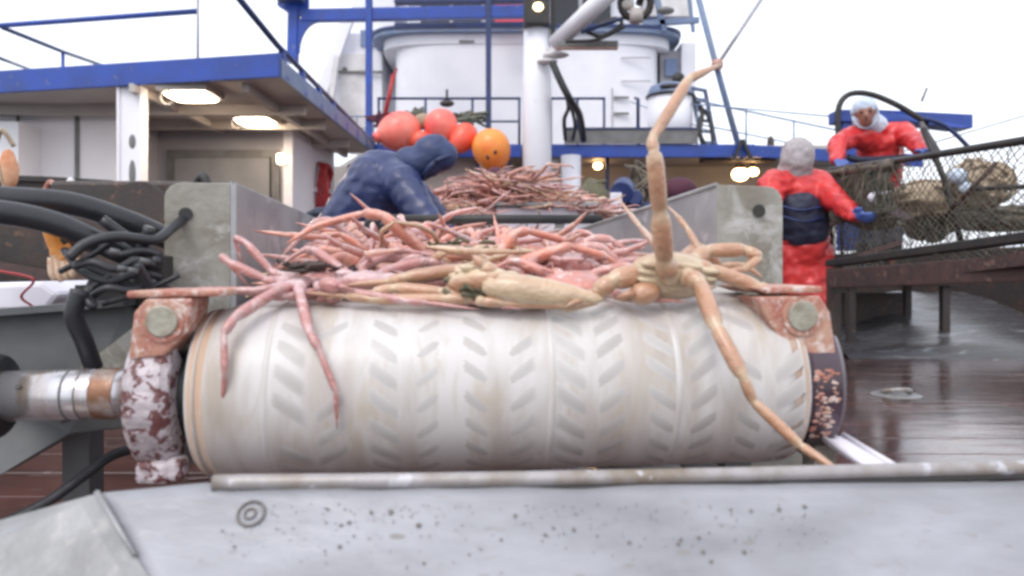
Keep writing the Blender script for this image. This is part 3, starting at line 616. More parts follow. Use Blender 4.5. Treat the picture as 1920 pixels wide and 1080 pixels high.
def housing(c, out, W, style, arcs):
    "ring shaped bearing housing; c centre, out = +1/-1 along the shaft"
    r0, r1 = .088, .140
    m = MB(); seg = 56; a0, a1 = arcs
    vs = []
    for i in range(seg + 1):
        a = a0 + (a1 - a0) * i / seg; j = 1 + .012 * noise.noise(Vector((a * 9, W, 0))) if style == 'chip' else 1
        d = upv * math.sin(a) + fwd * math.cos(a)
        for q, r in ((0, r0), (0, r1 * j - .01), (.012, r1 * j), (W - .012, r1 * j), (W, r1 * j - .01), (W, r0)):
            vs.append(c + ax * out * q + d * r)
    m.add(vs, [(6 * i + k, 6 * i + (k + 1) % 6, 6 * i + 6 + (k + 1) % 6, 6 * i + 6 + k) for i in range(seg) for k in range(6)] + [tuple(range(6)), tuple(range(6 * seg, 6 * seg + 6))], False)
    return m
hl = housing(A - ax * .050, -1, .078, 'chip', (R(-88), R(48))).build('bearing_housing', 'chip', cv, bevel=.004, label='thickly chipped white and red housing at the left end of the drum')
MB().box(A - ax * .085 - upv * .122 + fwd * .06, (.06, .10, .04)).box(A - ax * .05 - upv * .118 + fwd * .09, (.03, .04, .04)).build('housing_foot', 'chip', hl, bevel=.01)
hr = housing(B + ax * .018, 1, .072, 'smooth', (R(-58), R(42))).build('bearing_housing', 'maroon', cv, bevel=.004, label='dark maroon curved housing at the right end of the drum')
# scabbed patch on the right housing (raised flakes of old paint)
m = MB()
for k in range(80):
    a = R(random.uniform(-42, 14)); q = random.uniform(.030, .070); d = upv * math.sin(a) + fwd * math.cos(a); t_ = upv * math.cos(a) - fwd * math.sin(a)
    c = B + ax * q + d * .1400
    ln = random.uniform(.002, .0075); m.ell(c, (ln, ln * .55, .0012), rot=d.to_track_quat('Z', 'Y'), nu=7, nv=5, fn=lambda v: v * (1 + .35 * noise.noise(v * 2 + Vector((k, 0, 0)))))
m.build('paint_flakes', 'rust', hr)
# brackets with a bolt above each housing
def bracket(c, out):
    m = MB(); x0, x1 = (-.058, .05) if out < 0 else (-.055, .065)
    pr = [(x0, -.065), (x0 + .01, .015), (x0 + .03, .038), (x1, .038), (x1 - .01, -.02), (x1 - .05, -.06)] if out < 0 else [(x1, -.085), (x1 - .012, .005), (x1 - .03, .035), (x0 - .03, .035), (x0, -.02), (x0 + .03, -.055)]
    m.poly([c + ax * a + upv * b for a, b in pr], -fwd * .09)
    m.poly([c + ax * a + upv * b - fwd * .004 for a, b in ((x0 - .004, .040), (x1 + .05 if out < 0 else x1 - .022, .040), (x1 + .05 if out < 0 else x1 - .022, .052), (x0 - .004 - (.03 if out > 0 else 0), .052))], -fwd * .2)
    o = m.build('bracket', 'rust', cv, bevel=.004)
    MB().cyl(c + fwd * .002, c - fwd * .012 + fwd * .02, .027, 24).build('bolt', 'bolt', o, bevel=.002)
    MB().cyl(c - fwd * .002, c + fwd * .004, .036, 28).build('washer', 'rust', o)
bracket(P(305, 602, 1.27), -1); bracket(P(1503, 592, 1.33), 1)

# hopper side plates: end flange facing the eye, then a long plate running back
def hopper(pn, po, pf, z_in, z_far, zb, hole, label):
    "pn outer flange edge, po inner flange edge, pf far end (x, y) pairs"
    th = .012
    m = MB(); z0 = zb
    e = .03
    a, b, c = Vector((*pn, 0)), Vector((*po, 0)), Vector((*pf, 0))
    n = (b - a).cross(Vector((0, 0, 1))).normalized(); 
    if n.y > 0: n = -n
    top = [a + Vector((0, 0, z_in - .035))]
    for k in range(1, 5): t_ = k / 4 * math.pi / 2; top.append(a + (b - a).normalized() * (.035 * (1 - math.cos(t_))) + Vector((0, 0, z_in - .035 + .035 * math.sin(t_))))
    pts = [a + Vector((0, 0, z0))] + top + [b + Vector((0, 0, z_in + .002)), b + Vector((0, 0, z0))]
    m.poly(pts, -n * th)
    o = m.build('hopper_flange', 'galvdirty', cv, bevel=.002, label=label)
    m = MB(); sgn = 1 if c.x > 0 or pn[0] > 0 else -1
    nn = (c - b).cross(Vector((0, 0, 1))).normalized() * th
    m.poly([b + Vector((0, .001, z0)), b + Vector((0, .001, z_in + .001)), c + Vector((0, 0, z_far)), c + Vector((0, 0, z0 + .02))], nn)
    p = m.build('hopper_plate', 'plate', cv)
    MB().tube([b + Vector((0, .006, z_in + .002)), c + Vector((0, 0, z_far + .002))], .006, 8).build('edge_bead', 'galv', p)
    h = Vector(hole); MB().cyl(h + n * .002, h + n * .004, .0145, 24).build('bolt_hole', 'black', o)
    return o
a = P(308, 540, 1.62); b = P(432, 345, 1.66); c = P(592, 412, 3.0)
hopper((a.x, a.y), (b.x, b.y), (c.x, c.y), b.z, c.z, .60, (P(350, 402, 1.636).x, 1.632, P(350, 402, 1.636).z), 'stained end plate with a bolt hole taking a black hose')
a = P(1468, 540, 1.66); b = P(1345, 348, 1.64); c = P(1055, 442, 3.0)
hopper((a.x, a.y), (b.x, b.y), (c.x, c.y), b.z, c.z, .60, (P(1421, 396, 1.652).x, 1.648, P(1421, 396, 1.652).z), 'weathered end plate with an open bolt hole, right')
MB().tube([P(730, 411, 3.02), P(1128, 411, 3.02)], .019, 14).build('end_bar', 'black', cv)
MB().bb(-.9, .62, 3.06, 3.12, .3, P(0, 470, 3.06).z).build('end_wall', 'plate', cv)
# frame under the belt
for x in (-.66, .63): MB().bb(x, x + .05, 1.62, 3.2, .34, .46).build('side_beam', 'galv', cv, bevel=.004)
for x, y in ((-.66, 1.9), (.64, 1.9), (-.66, 3.1), (.64, 3.1)): MB().bb(x, x + .045, y, y + .045, 0, .34).build('leg', 'galv', cv)
p = P(1372, 870, 1.75); MB().bb(p.x - .03, p.x + .03, 1.7, 1.76, .0, .36).build('leg', 'beamgrey', cv)
MB().bb(.56, .80, 1.86, 1.89, .10, .33).build('reflection_cover', 'galvdirty', cv, bevel=.004)  # added plate, put here to hide the red reflection on the wet deck
o = MB().bb(.24, .62, 1.9, 2.5, .18, .20).cyl((.5, 1.9, .25), (.5, 2.0, .25), .06).build('drive_motor', 'grey', cv)

# ------------------------------------------------------------------ grey frame on the left that carries the shaft
t = thing('grey_steel_frame', (-1.2, 1.6, 0), 'grey painted steel frame side holding the shaft seal on the left', 'frame')
MB().poly([P(-260, 612, 1.55), P(0, 590, 1.55), P(240, 572, 1.6), P(262, 640, 1.6), P(262, 800, 1.6), P(130, 815, 1.55), P(0, 890, 1.5), P(-260, 960, 1.5)], (0, .05, 0)).build('side_plate', 'beamgrey', t, bevel=.004)
MB().bar(P(-260, 604, 1.53), P(250, 566, 1.6), .10, .014).build('top_flange', 'beamgrey', t)
MB().poly([P(150, 690, 1.56), P(262, 605, 1.56), P(262, 690, 1.56)], (0, .03, 0)).build('gusset', 'galvdirty', t)
for x in (-1.6, -1.0): MB().bb(x, x + .06, 1.66, 1.72, 0, .55).build('leg', 'beamgrey', t)
MB().bar(P(-60, 700, 1.52), P(130, 770, 1.50), .03, .05).build('brace', 'beamgrey', t)
o = MB().poly([P(-120, 585, 1.75), P(85, 585, 1.75), P(112, 552, 1.75), P(78, 528, 1.75), P(-120, 533, 1.75)], (0, .28, 0)).build('fish_tote', 'tote', bevel=.012); tag(o, 'white plastic tote resting on the grey frame at the left edge', 'tote')
ORG_t = o
o = MB().tube(spl([P(-20, 505, 1.70), P(50, 518, 1.68), P(62, 530, 1.68), P(40, 556, 1.70), P(62, 575, 1.72)]), .003, 6).build('twine', 'redp'); tag(o, 'thin red twine trailing over the white tote', 'twine')
# hoses left
def hose(name, pts, r, lab, mm='rubber', cat='hose'):
    o = MB().tube(spl([P(*p) for p in pts]), r, 16).build(name, mm); return tag(o, lab, cat, 'black hydraulic hoses at the left')
hose('hydraulic_hose', [(-120, 362, 1.5), (0, 372, 1.55), (130, 382, 1.62), (230, 412, 1.68), (318, 448, 1.74)], .026, 'thickest black hose, upper one, running in from the left edge')
hose('hydraulic_hose', [(-120, 395, 1.4), (0, 398, 1.45), (100, 418, 1.5), (180, 452, 1.55), (265, 490, 1.62)], .024, 'second thick black hose, just below the thickest one')
hose('hydraulic_hose', [(128, 484, 1.42), (160, 458, 1.44), (215, 444, 1.47), (290, 449, 1.53), (322, 428, 1.58), (354, 403, 1.66)], .0105, 'thinner hose arching into the bolt hole of the left end plate')
hose('hydraulic_hose', [(150, 545, 1.42), (138, 590, 1.42), (158, 640, 1.44), (176, 690, 1.46)], .017, 'black hose dropping straight down behind the steel shaft')
hose('hydraulic_hose', [(300, 835, 1.6), (220, 850, 1.5), (160, 890, 1.45), (90, 940, 1.4), (0, 985, 1.35)], .010, 'thin hose lying low over the brown deck at the lower left')
t = thing('hose_fittings', P(230, 500, 1.5), 'cluster of dark hose fittings and elbows beside the left end plate', 'fittings')
m = MB()
for k in range(11):
    a = P(random.uniform(150, 296), random.uniform(448, 545), random.uniform(1.45, 1.60)); d = Vector((random.uniform(-.05, .05), random.uniform(-.02, .03), random.uniform(-.03, .03)))
    m.tube(spl([a - d * 1.4, a + Vector((0, 0, random.uniform(-.006, .006))), a + d * 1.6], 5), random.uniform(.005, .012), 9)
for pts in ([(140, 500, 1.44), (175, 492, 1.43), (215, 505, 1.44), (255, 488, 1.47), (296, 500, 1.52)], [(120, 468, 1.48), (150, 505, 1.46), (205, 528, 1.46), (262, 512, 1.5), (300, 520, 1.54)],
            [(168, 560, 1.45), (200, 540, 1.44), (250, 545, 1.46), (290, 528, 1.5)], [(190, 462, 1.5), (220, 478, 1.48), (262, 470, 1.5), (300, 478, 1.54)], [(150, 548, 1.43), (175, 575, 1.42), (170, 545, 1.46), (205, 520, 1.46)]):
    m.tube(spl([P(*q) for q in pts], 6), .0075, 9)
m.build('elbow', 'rubber', t)
m = MB()
for (px, py) in ((220, 502), (240, 506), (262, 488), (205, 470)): c = P(px, py, 1.42); m.cyl(c, c + Vector((.014, .01, -.004)), .006, 8)
m.build('nut', 'beamgrey', t)
MB().poly([P(235, 470, 1.56), P(306, 480, 1.56), P(306, 528, 1.56), P(250, 540, 1.56)], (0, .05, 0)).build('valve_block', 'black', t, bevel=.004)
MB().bb(P(130, 0, 1.6).x, P(260, 0, 1.6).x, 1.62, 1.7, .66, .71).build('mount', 'black', t)
m = MB(); gl = P(112, 470, 1.55)
m.tube(spl([gl + Vector((-.02, 0, .05)), gl, gl + Vector((.018, 0, -.02))]), [.017] * 8 + [.020] * 8 + [.016], 12)
for k in range(4): m.tube(spl([gl + Vector((-.012 + .012 * k, -.01, -.015)), gl + Vector((-.008 + .014 * k, -.015, -.045)), gl + Vector((-.004 + .013 * k, -.008, -.062 + .004 * abs(k - 1)))], 4), .0068, 8)
m.tube(spl([gl + Vector((.02, -.01, .01)), gl + Vector((.04, -.012, -.008)), gl + Vector((.045, -.01, -.026))], 4), .0075, 8)
o = m.build('rubber_glove', 'glove'); tag(o, 'orange rubber glove caught under the black hoses', 'glove')

# ------------------------------------------------------------------ white tray in the foreground
tr = thing('discharge_tray', (0, .8, .3), 'speckled white metal tray with rolled pipe lip in the foreground', 'tray')
def TD(px, py): return (.992 + .06 * (px - 400) / 1520) - .10 * (py - 915) / 185
def TP(px, py, off=0): return P(px, py, TD(px, py)) + Vector((0, -.9, .45)) * off
m = MB(); nx, ny = 46, 10; vs = []
for i in range(nx + 1):
    for k in range(ny + 1):
        f = i / nx; px = 183 + (2080 - 183) * f; y0 = 921 - 20 * min(1, max(0, (px - 183) / 200)) + (0 if px < 400 else -12 * (px - 400) / 1520) + (14 if px > 395 else 4)
        q = 1 if px > 395 else (px - 183) / 212
        py = y0 + (1130 - y0) * k / ny; xx = px + (125 * (k / ny)) * max(0, 1 - f * 3)
        vs.append(TP(xx, py) + Vector((0, -1, 0)) * .0018 * noise.noise(Vector((xx * .006, py * .012, 0))))
n0 = (ny + 1)
m.add(vs, [(i * n0 + k, (i + 1) * n0 + k, (i + 1) * n0 + k + 1, i * n0 + k + 1) for i in range(nx) for k in range(ny)], True)
o = m.build('tray_plate', 'table', tr); sm_ = o.modifiers.new('thick', 'SOLIDIFY'); sm_.thickness = .004; sm_.offset = 1
a_, b_ = TP(183, 925), TP(308, 1130)
MB().poly([a_, b_, b_ + Vector((-.40, .05, -.02)), P(-60, 992, 1.0)], (0, .003, -.003)).build('tray_flap', 'galv', tr)
MB().tube([a_ + Vector((0, -.002, .002)), a_.lerp(b_, .6) + Vector((0, -.003, .002))], [.004, .003], 8).build('weld_bead', 'galv', tr)
pp = [TP(398, 912), TP(800, 908), TP(1300, 899), TP(1700, 889), TP(2080, 880)]
pp = [p + Vector((0, .004, .004)) for p in pp]
MB().tube(spl(pp, 8), .0105, 14).build('lip_pipe', 'pipe', tr)
MB().tube(spl([p + Vector((0, -.006, -.012)) for p in pp], 8), .0045, 6).build('seam', 'black', tr)
nr = Vector((0, -.70, .71))
MB().ring(TP(472, 963, .003), nr, .017, .0018, 24, 6).build('ring_weld', 'grit', tr)
MB().ring(TP(470, 963, .003), nr, .007, .0014, 16, 6).build('ring_weld', 'grit', tr)
m = MB()
def grit(px, py, r):
    m.ell(TP(px, py, .0022), (r, r * random.uniform(.7, 1.2), .0010), rot=nr.to_track_quat('Z', 'Y'), nu=9, nv=6, fn=lambda v: v * (1 + .4 * noise.noise(v * 1.7 + Vector((px, py, 0)))))
for px, py, r in ((615, 955, 4), (648, 955, 3), (665, 964, 2), (697, 961, 5), (733, 960, 7), (785, 985, 8), (640, 985, 5), (655, 980, 6), (664, 1005, 3), (612, 980, 3), (610, 1033, 3), (638, 1025, 5), (440, 1025, 4), (418, 995, 3),
                  (1022, 1003, 5), (1038, 990, 4), (1076, 993, 5), (1180, 1017, 5), (1272, 1020, 5), (1276, 1012, 4), (1310, 1008, 5), (1318, 1035, 5), (1333, 1053, 5), (1395, 1035, 5), (1370, 956, 4), (1408, 958, 4), (966, 967, 5), (940, 1012, 4), (795, 1056, 4), (1460, 955, 6), (1508, 950, 6), (880, 1040, 3), (1120, 1005, 3)):
    grit(px, py, r * .00050)
for _ in range(260): grit(random.uniform(420, 1550), 945 + abs(random.gauss(0, 60)), random.uniform(.0003, .0011))
m.build('grit', 'grit', tr)['kind'] = 'stuff'
# white ribbed strip at the right of the drum
t = thing('guide_strip', P(1620, 840, 1.2), 'ribbed white plastic guide strip beside the lower right of the drum', 'strip')
a, b = P(1558, 820, 1.38), P(1690, 905, 1.08)
MB().bar(a, b, .044, .006).build('strip_base', 'tote', t)
sd_ = (b - a).cross(Vector((0, 0, 1))).normalized()
for k in (-1, 1): MB().tube([a + sd_ * .022 * k + Vector((0, 0, .005)), b + sd_ * .022 * k + Vector((0, 0, .005))], .005, 8).build('rib', 'tote', t)
MB().bar(a - sd_ * .03 - Vector((0, 0, .01)), b - sd_ * .03 - Vector((0, 0, .01)), .008, .01).build('rib', 'tote', t)
MB().bb(a.x - .03, a.x + .01, 1.38, 1.44, 0, a.z - .004).build('support', 'galvdirty', t)
for px in (742, 1050): p = P(px, 411, 3.03); MB().bb(p.x - .02, p.x + .02, 3.03, 3.059, P(0, 475, 3.03).z, p.z).build('bar_bracket', 'plate', cv)
# ================================================================== CRABS
def leg(m, pts, w, flat=1, tip=True, up=(0, 0, 1), seg=9):
    "jointed crab leg through the joints pts, half width w at its thickest"
    pts = [Vector(p) for p in pts]; n = len(pts) - 1; P_, R_ = [], []
    T_ = []
    for i in range(n):
        a, b = pts[i], pts[i + 1]
        k0 = (1 - .13 * i) if i < 3 else .52
        if i == n - 1 and tip: prof = [(.02, .62, .9), (.10, .80, .2), (.4, .70, .1), (.75, .42, .1), (1, .08, .6)]
        elif (b - a).length < .055: prof = [(.05, .78, .9), (.3, .98, .3), (.6, 1.0, .1), (.92, .86, .6)]
        else: prof = [(.03, .74, 1), (.10, .90, .3), (.40, 1.0, 0), (.80, 1.0, 0), (.95, .84, .7)]
        for f, r, t_ in prof:
            P_.append(a.lerp(b, f)); R_.append(w * k0 * r); T_.append(t_)
    i0 = len(m.t); m.tube(P_, R_, seg, flat=flat, up=up, tone=True)
    for q in range(i0, len(m.t)): m.t[q] = max(m.t[q] * .75, T_[(q - i0) // seg] * .8)
    return m
def claw(m, a, b, w, spread=.35, up=(0, 0, 1)):
    "swollen hand with two fingers from a toward b"
    a, b = Vector(a), Vector(b); d = b - a; u = (Vector(up) - d.normalized() * Vector(up).dot(d.normalized())).normalized()
    if spread < 0:
        n_ = len(m.v); m.tube([a, a.lerp(b, .06), a.lerp(b, .18), a.lerp(b, .36), a.lerp(b, .55), a.lerp(b, .72), a.lerp(b, .86), a.lerp(b, .95), b], [w * .45, w * .72, w * .96, w * 1.05, w * .95, w * .74, w * .50, w * .34, w * .08], 14, up=up, tone=True)
        m.tube([a.lerp(b, .5) - u * w * .5, a.lerp(b, .72) - u * w * .85, a.lerp(b, .95) - u * w * .35], [w * .35, w * .28, w * .05], 9, up=up, tone=True); m.t[n_:] = [.6 + .4 * q for q in m.t[n_:]]; return
    h = a.lerp(b, .55)
    m.tube([a, a.lerp(b, .12), a.lerp(b, .32), a.lerp(b, .50), a.lerp(b, .62)], [w * .5, w * .85, w * 1.1, w * .95, w * .5], 12, up=up, tone=True)
    for s in (1, -1):
        m.tube([h + u * s * w * .35, a.lerp(b, .75) + u * s * w * (.55 + spread * .4), b + u * s * w * spread * .25], [w * .42, w * .32, w * .05], 8, up=up, tone=True)
def body(m, c, rx, ry, rz, rot=None):
    def fn(q):
        f = 1 - .16 * max(0, q.y) + .04 * math.sin(9 * math.atan2(q.y, q.x)) * (1 - abs(q.z))
        return Vector((q.x * f, q.y * (1.05 if q.y > 0 else .95), q.z)) + q * .05 * noise.noise(q * 4)
    n0 = len(m.v); m.ell(c, (rx, ry, rz), rot=rot, nu=22, nv=12, fn=fn)
    k = n0
    for j in range(13):
        for i in range(22): m.t[k] = min(1, max(0, (j - 5.5) / 1.6)); k += 1
    R3 = (rot if rot is not None and not isinstance(rot, tuple) else Euler(rot or (0, 0, 0)).to_quaternion())
    for i in range(5):      # belly plates, tapering tail flap
        q = Vector((0, ry * (-.62 + .24 * i), -rz * (.86 + .08 * (i in (1, 2, 3))))); q.rotate(R3)
        m.ell(Vector(c) + q, (rx * (.46 - .055 * i), ry * .15, rz * .16), rot=R3, nu=12, nv=6, tone=1.0)
    for s in (-1, 1):
        q = Vector((s * rx * .2, ry * 1.02, rz * .15)); q.rotate(R3); m.ell(Vector(c) + q, (rx * .09, ry * .1, rz * .14), nu=8, nv=6)
        for i in range(4):
            q = Vector((s * rx * .62, ry * (.48 - .32 * i), -rz * .62)); q.rotate(R3); m.ell(Vector(c) + q, (rx * .30, ry * .15, rz * .26), rot=R3, nu=10, nv=6, tone=1.0)
def crab_mb(seed, limp=.5, arch=False):
    rd = random.Random(seed); m = MB(); rx, ry, rz = .076, .078, .030
    body(m, (0, 0, 0), rx, ry, rz)
    for s in (-1, 1):
        for i, az in enumerate((38, 8, -22, -52)):
            a = R(az + rd.uniform(-14, 14)); el = R(rd.uniform(12, 42)) if arch else R(rd.uniform(-6, 20) * (1 - limp * .7)); d = Vector((s * math.cos(a), math.sin(a), 0))
            sw = R(rd.uniform(-65, 65)); d2 = Vector((s * math.cos(a + sw), math.sin(a + sw), 0)); d3 = Vector((s * math.cos(a + sw * 2), math.sin(a + sw * 2), 0))
            L = (.135, .145, .135, .11)[i] * rd.uniform(.9, 1.1); root = Vector((s * rx * .72, ry * (.5 - .34 * i), -.006))
            p1 = root + d * .022; p2 = p1 + (d * math.cos(el) + Vector((0, 0, math.sin(el)))) * L
            p3 = p2 + (d2 + Vector((0, 0, -.25))) .normalized() * .038
            e2 = R(rd.uniform(22, 55)) if arch else R(rd.uniform(-8, 12)); p4 = p3 + (d2 * math.cos(e2) - Vector((0, 0, math.sin(e2)))) * L * .72
            e3 = e2 + R(rd.uniform(-10, 10)); p5 = p4 + (d3 * math.cos(e3) - Vector((0, 0, math.sin(e3)))) * L * .50
            leg(m, [root, p1, p2, p3, p4, p5], rd.uniform(.0115, .0165), up=(d2.x * .5, d2.y * .5, .86) if i % 2 else (.3, .2, .9), flat=.62, seg=8)
        # claw arm folded forward
        a = R(58 + rd.uniform(-8, 10)); d = Vector((s * math.cos(a), math.sin(a), 0)); root = Vector((s * rx * .5, ry * .78, 0))
        p2 = root + d * .07 + Vector((0, 0, .012)); p3 = p2 + Vector((-s * .012, .03, 0)); p4 = p3 + Vector((-s * .045, .045 + rd.uniform(-.02, .03), -.02 + rd.uniform(0, .03)))
        leg(m, [root, p2, p3], .0125, tip=False); claw(m, p3, p4 + (p4 - p3) * .3, .0145)
    return m
GR = 'snow crabs heaped in the hopper'
VAR = []
for k in range(14):
    mt = ('crab1', 'crab2', 'crabs', 'crab3', 'crab2', 'crab1', 'crab4', 'crab1', 'crabd', 'crabs', 'crab1', 'crabs', 'crab2', 'crab4')[k]
    m = crab_mb(100 + k, (.2, .6, .9)[k % 3], k >= 9); me = m.mesh('snow_crab', Vector()); me.materials.append(M[mt]); VAR.append(me)
def put_crab(k, loc, rot, lab, grp, scl=1):
    o = bpy.data.objects.new('snow_crab', VAR[k % len(VAR)]); COL.objects.link(o); o.location = loc; o.rotation_euler = rot; o.scale = (scl,) * 3
    ORG[o.name] = Vector(loc); return tag(o, lab, 'crab', grp)
TONE_ = ('pink', 'rose', 'salmon', 'cream', 'rose', 'pink', 'salmon', 'pink', 'brown', 'deep salmon', 'pink', 'deep salmon', 'rose', 'salmon')
ARM_ = ('spread legs', 'bent legs', 'limp legs')
def crab_label(k, flip, fx, fy, where):
    col = ('far left', 'left', 'middle', 'right', 'far right')[min(4, max(0, int(fx * 5)))]
    row = ('front', 'front half', 'centre', 'rear half', 'back')[min(4, max(0, int(fy * 5)))]
    return f"{TONE_[k]} snow crab, {'belly' if flip else 'back'} up, {'arched legs' if k > 8 else ARM_[k % 3]}, {row} {col} of the {where}"
rd = random.Random(42)
def pile_h(x, y):
    t_ = (y - 1.45) / 1.55
    return (.030 + .035 * math.sin(min(1, max(0, t_)) * math.pi * .8 + .25)) * (1 if t_ < .5 else 1 - (t_ - .5) * 1.3) + .035 * noise.noise(Vector((x * 3, y * 2.2, 3)))
n = 0
for row in range(9):
    y = 1.66 + row * .118
    f = (y - 1.5) / 1.3; xl = -.40 - .14 * f; xr = .36 - .30 * f
    nx = 6
    for i in range(nx):
        x = xl + (xr - xl) * (i + .5 + rd.uniform(-.35, .35)) / nx; yy = y + rd.uniform(-.05, .05)
        zb = belt_pt(BACKL - (yy - 1.4), 0).z
        z = zb + pile_h(x, yy) * rd.uniform(.45, 1.0) * (1 - .75 * max(0, (x - xl) / (xr - xl) - .45) * (1 if y > 1.75 else 0))
        flip = rd.random() < .55
        r_ = (R(rd.uniform(-9, 9)) + (math.pi if flip else 0), R(rd.uniform(-10, 10)), rd.uniform(0, 6.28))
        k_ = (9 + rd.randrange(5)) if (not flip and row > 0 and rd.random() < .6) else rd.randrange(8 if row < 7 else 9)
        lab = crab_label(k_, flip, (x - xl) / (xr - xl), row / 8, 'drum heap')
        scl_ = rd.uniform(1.0, 1.2); ok_ = False
        for tr_ in range(24):
            mm_ = Matrix.LocRotScale(Vector((x, yy, z)), Euler(r_), Vector((scl_,) * 3)); bad = 0
            for v_ in list(VAR[k_].vertices)[::7]:
                q_ = mm_ @ v_.co
                if q_.x > .44 - .185 * (q_.y - 1.66) or q_.x < -.60 - .13 * (q_.y - 1.66) or q_.y < 1.43 or q_.y > 3.0: bad += 1
            if bad <= 2 * (tr_ > 12): ok_ = True; break
            r_ = (r_[0], r_[1], rd.uniform(0, 6.28)); x += (-.03 if x > -.1 else .025) * (tr_ % 2); yy += .012 if yy < 2 else -.01
        if not ok_: continue
        put_crab(k_, (x, yy, z), r_, lab, GR, scl_); n += 1

# --- crabs one can single out. Every chain is a run of joints.
def hero(name_label, c, brot, bsz, legs, claws, mt, flat=1):
    m = MB()
    if bsz: body(m, c, bsz[0], bsz[1], bsz[2], rot=brot)
    for pts, w_, up in legs:
        leg(m, pts, w_, up=up, seg=12, flat=1.0 if mt == 'crab3' else .82)
        if bsz: a_, b_ = Vector(pts[0]), Vector(pts[1]); i_ = len(m.v); m.tube([a_.lerp(Vector(c), .45), a_, a_.lerp(b_, .7)], [w_ * 1.05, w_ * 1.0, w_ * .7], 12, up=up); m.t[i_:] = [.8] * (len(m.v) - i_)
    for a, b, w_, sp, up in claws: claw(m, a, b, w_, sp, up)
    o = m.build('snow_crab', mt); return tag(o, name_label, 'crab')
EYE = Vector((0, -1, .3))
# A: the crab standing on the drum at the right, one leg in the air
c = P(1262, 515, 1.37)
hero('cream bellied snow crab on the drum, one leg raised into the sky, one hanging down', c, Euler((R(-70), R(6), R(12))), (.085, .046, .036), [
    ([P(1255, 515, 1.33), P(1246, 490, 1.31), P(1238, 400, 1.27), P(1226, 285, 1.24)] + [P(1222, 262, 1.245), P(1292, 148, 1.30), P(1352, 120, 1.34)], .0205, EYE),
    ([P(1290, 520, 1.33), P(1312, 530, 1.31), P(1342, 612, 1.23), P(1392, 705, 1.185), P(1412, 752, 1.185), P(1500, 835, 1.16), P(1600, 902, 1.10)], .0180, EYE),
    ([P(1300, 500, 1.37), P(1330, 505, 1.37), P(1420, 538, 1.37), P(1440, 545, 1.375), P(1500, 572, 1.36), P(1530, 585, 1.33)], .0165, EYE),
    ([P(1300, 490, 1.42), P(1325, 470, 1.44), P(1395, 468, 1.45), P(1425, 482, 1.44), P(1395, 505, 1.42), P(1345, 512, 1.40)], .0165, EYE),
    ([P(1275, 490, 1.42), P(1310, 462, 1.48), P(1350, 500, 1.50), P(1400, 500, 1.50), P(1430, 520, 1.48)], .014, EYE),
    ([P(1215, 520, 1.36), P(1205, 512, 1.36), P(1150, 525, 1.345), P(1118, 548, 1.34), P(1060, 575, 1.30)], .0235, EYE),
    ([P(1245, 490, 1.45), P(1232, 462, 1.55), P(1200, 425, 1.75), P(1180, 400, 1.85), P(1155, 366, 1.95)], .0095, EYE),
    ([P(1290, 500, 1.40), P(1312, 470, 1.45), P(1290, 430, 1.48), P(1270, 405, 1.5), P(1250, 385, 1.55)], .0085, EYE),
], [(P(1235, 545, 1.345), P(1150, 560, 1.33), .020, .3, EYE)], 'crab3')
# B: the big cream claw beside it
c = P(905, 540, 1.39)
hero('snow crab with one swollen cream claw lying along the top of the belt', c, Euler((R(160), R(8), R(30))), (.07, .07, .032), [
    ([P(930, 545, 1.36), P(925, 515, 1.345), P(905, 497, 1.34), P(886, 478, 1.34)], .017, EYE),
    ([P(880, 560, 1.35), P(840, 560, 1.345), P(700, 562, 1.345), P(650, 555, 1.35), P(560, 548, 1.36)], .0115, EYE),
    ([P(900, 565, 1.33), P(940, 568, 1.325), P(1060, 572, 1.32), P(1085, 572, 1.32), P(1120, 566, 1.32)], .010, EYE),
    ([P(890, 520, 1.40), P(860, 505, 1.41), P(760, 520, 1.40), P(730, 528, 1.40), P(640, 535, 1.39)], .015, EYE),
    ([P(870, 560, 1.36), P(830, 548, 1.37), P(740, 540, 1.38), P(700, 548, 1.37), P(610, 560, 1.35)], .014, EYE),
], [(P(905, 535, 1.335), P(1132, 562, 1.325), .0275, -1, (0, 0, 1))], 'crab3')
# C: crab at the left with two legs trailing down the drum
c = P(590, 524, 1.50)
hero('pink snow crab at the left end, two thin legs trailing down over the drum', c, Euler((R(12), R(-14), R(20))), (.05, .05, .022), [
    ([P(545, 540, 1.38), P(520, 545, 1.35), P(440, 595, 1.27), P(420, 625, 1.25), P(421, 700, 1.235), P(415, 822, 1.265)], .0150, EYE),
    ([P(560, 540, 1.38), P(562, 550, 1.35), P(580, 622, 1.26), P(598, 655, 1.245), P(630, 735, 1.235), P(632, 805, 1.245)], .0145, EYE),
    ([P(520, 540, 1.38), P(480, 545, 1.36), P(360, 546, 1.37), P(330, 548, 1.37), P(262, 548, 1.37)], .0105, EYE),
    ([P(520, 530, 1.40), P(500, 525, 1.40), P(430, 492, 1.40), P(415, 480, 1.41), P(470, 540, 1.43)], .0125, EYE),
    ([P(530, 520, 1.43), P(510, 510, 1.43), P(462, 456, 1.44), P(440, 445, 1.45), P(455, 500, 1.47)], .0115, EYE),
    ([P(600, 540, 1.38), P(640, 545, 1.36), P(760, 565, 1.34), P(800, 568, 1.335), P(900, 580, 1.315)], .012, EYE),
], [(P(600, 530, 1.36), P(665, 545, 1.345), .014, .4, EYE)], 'crab2')
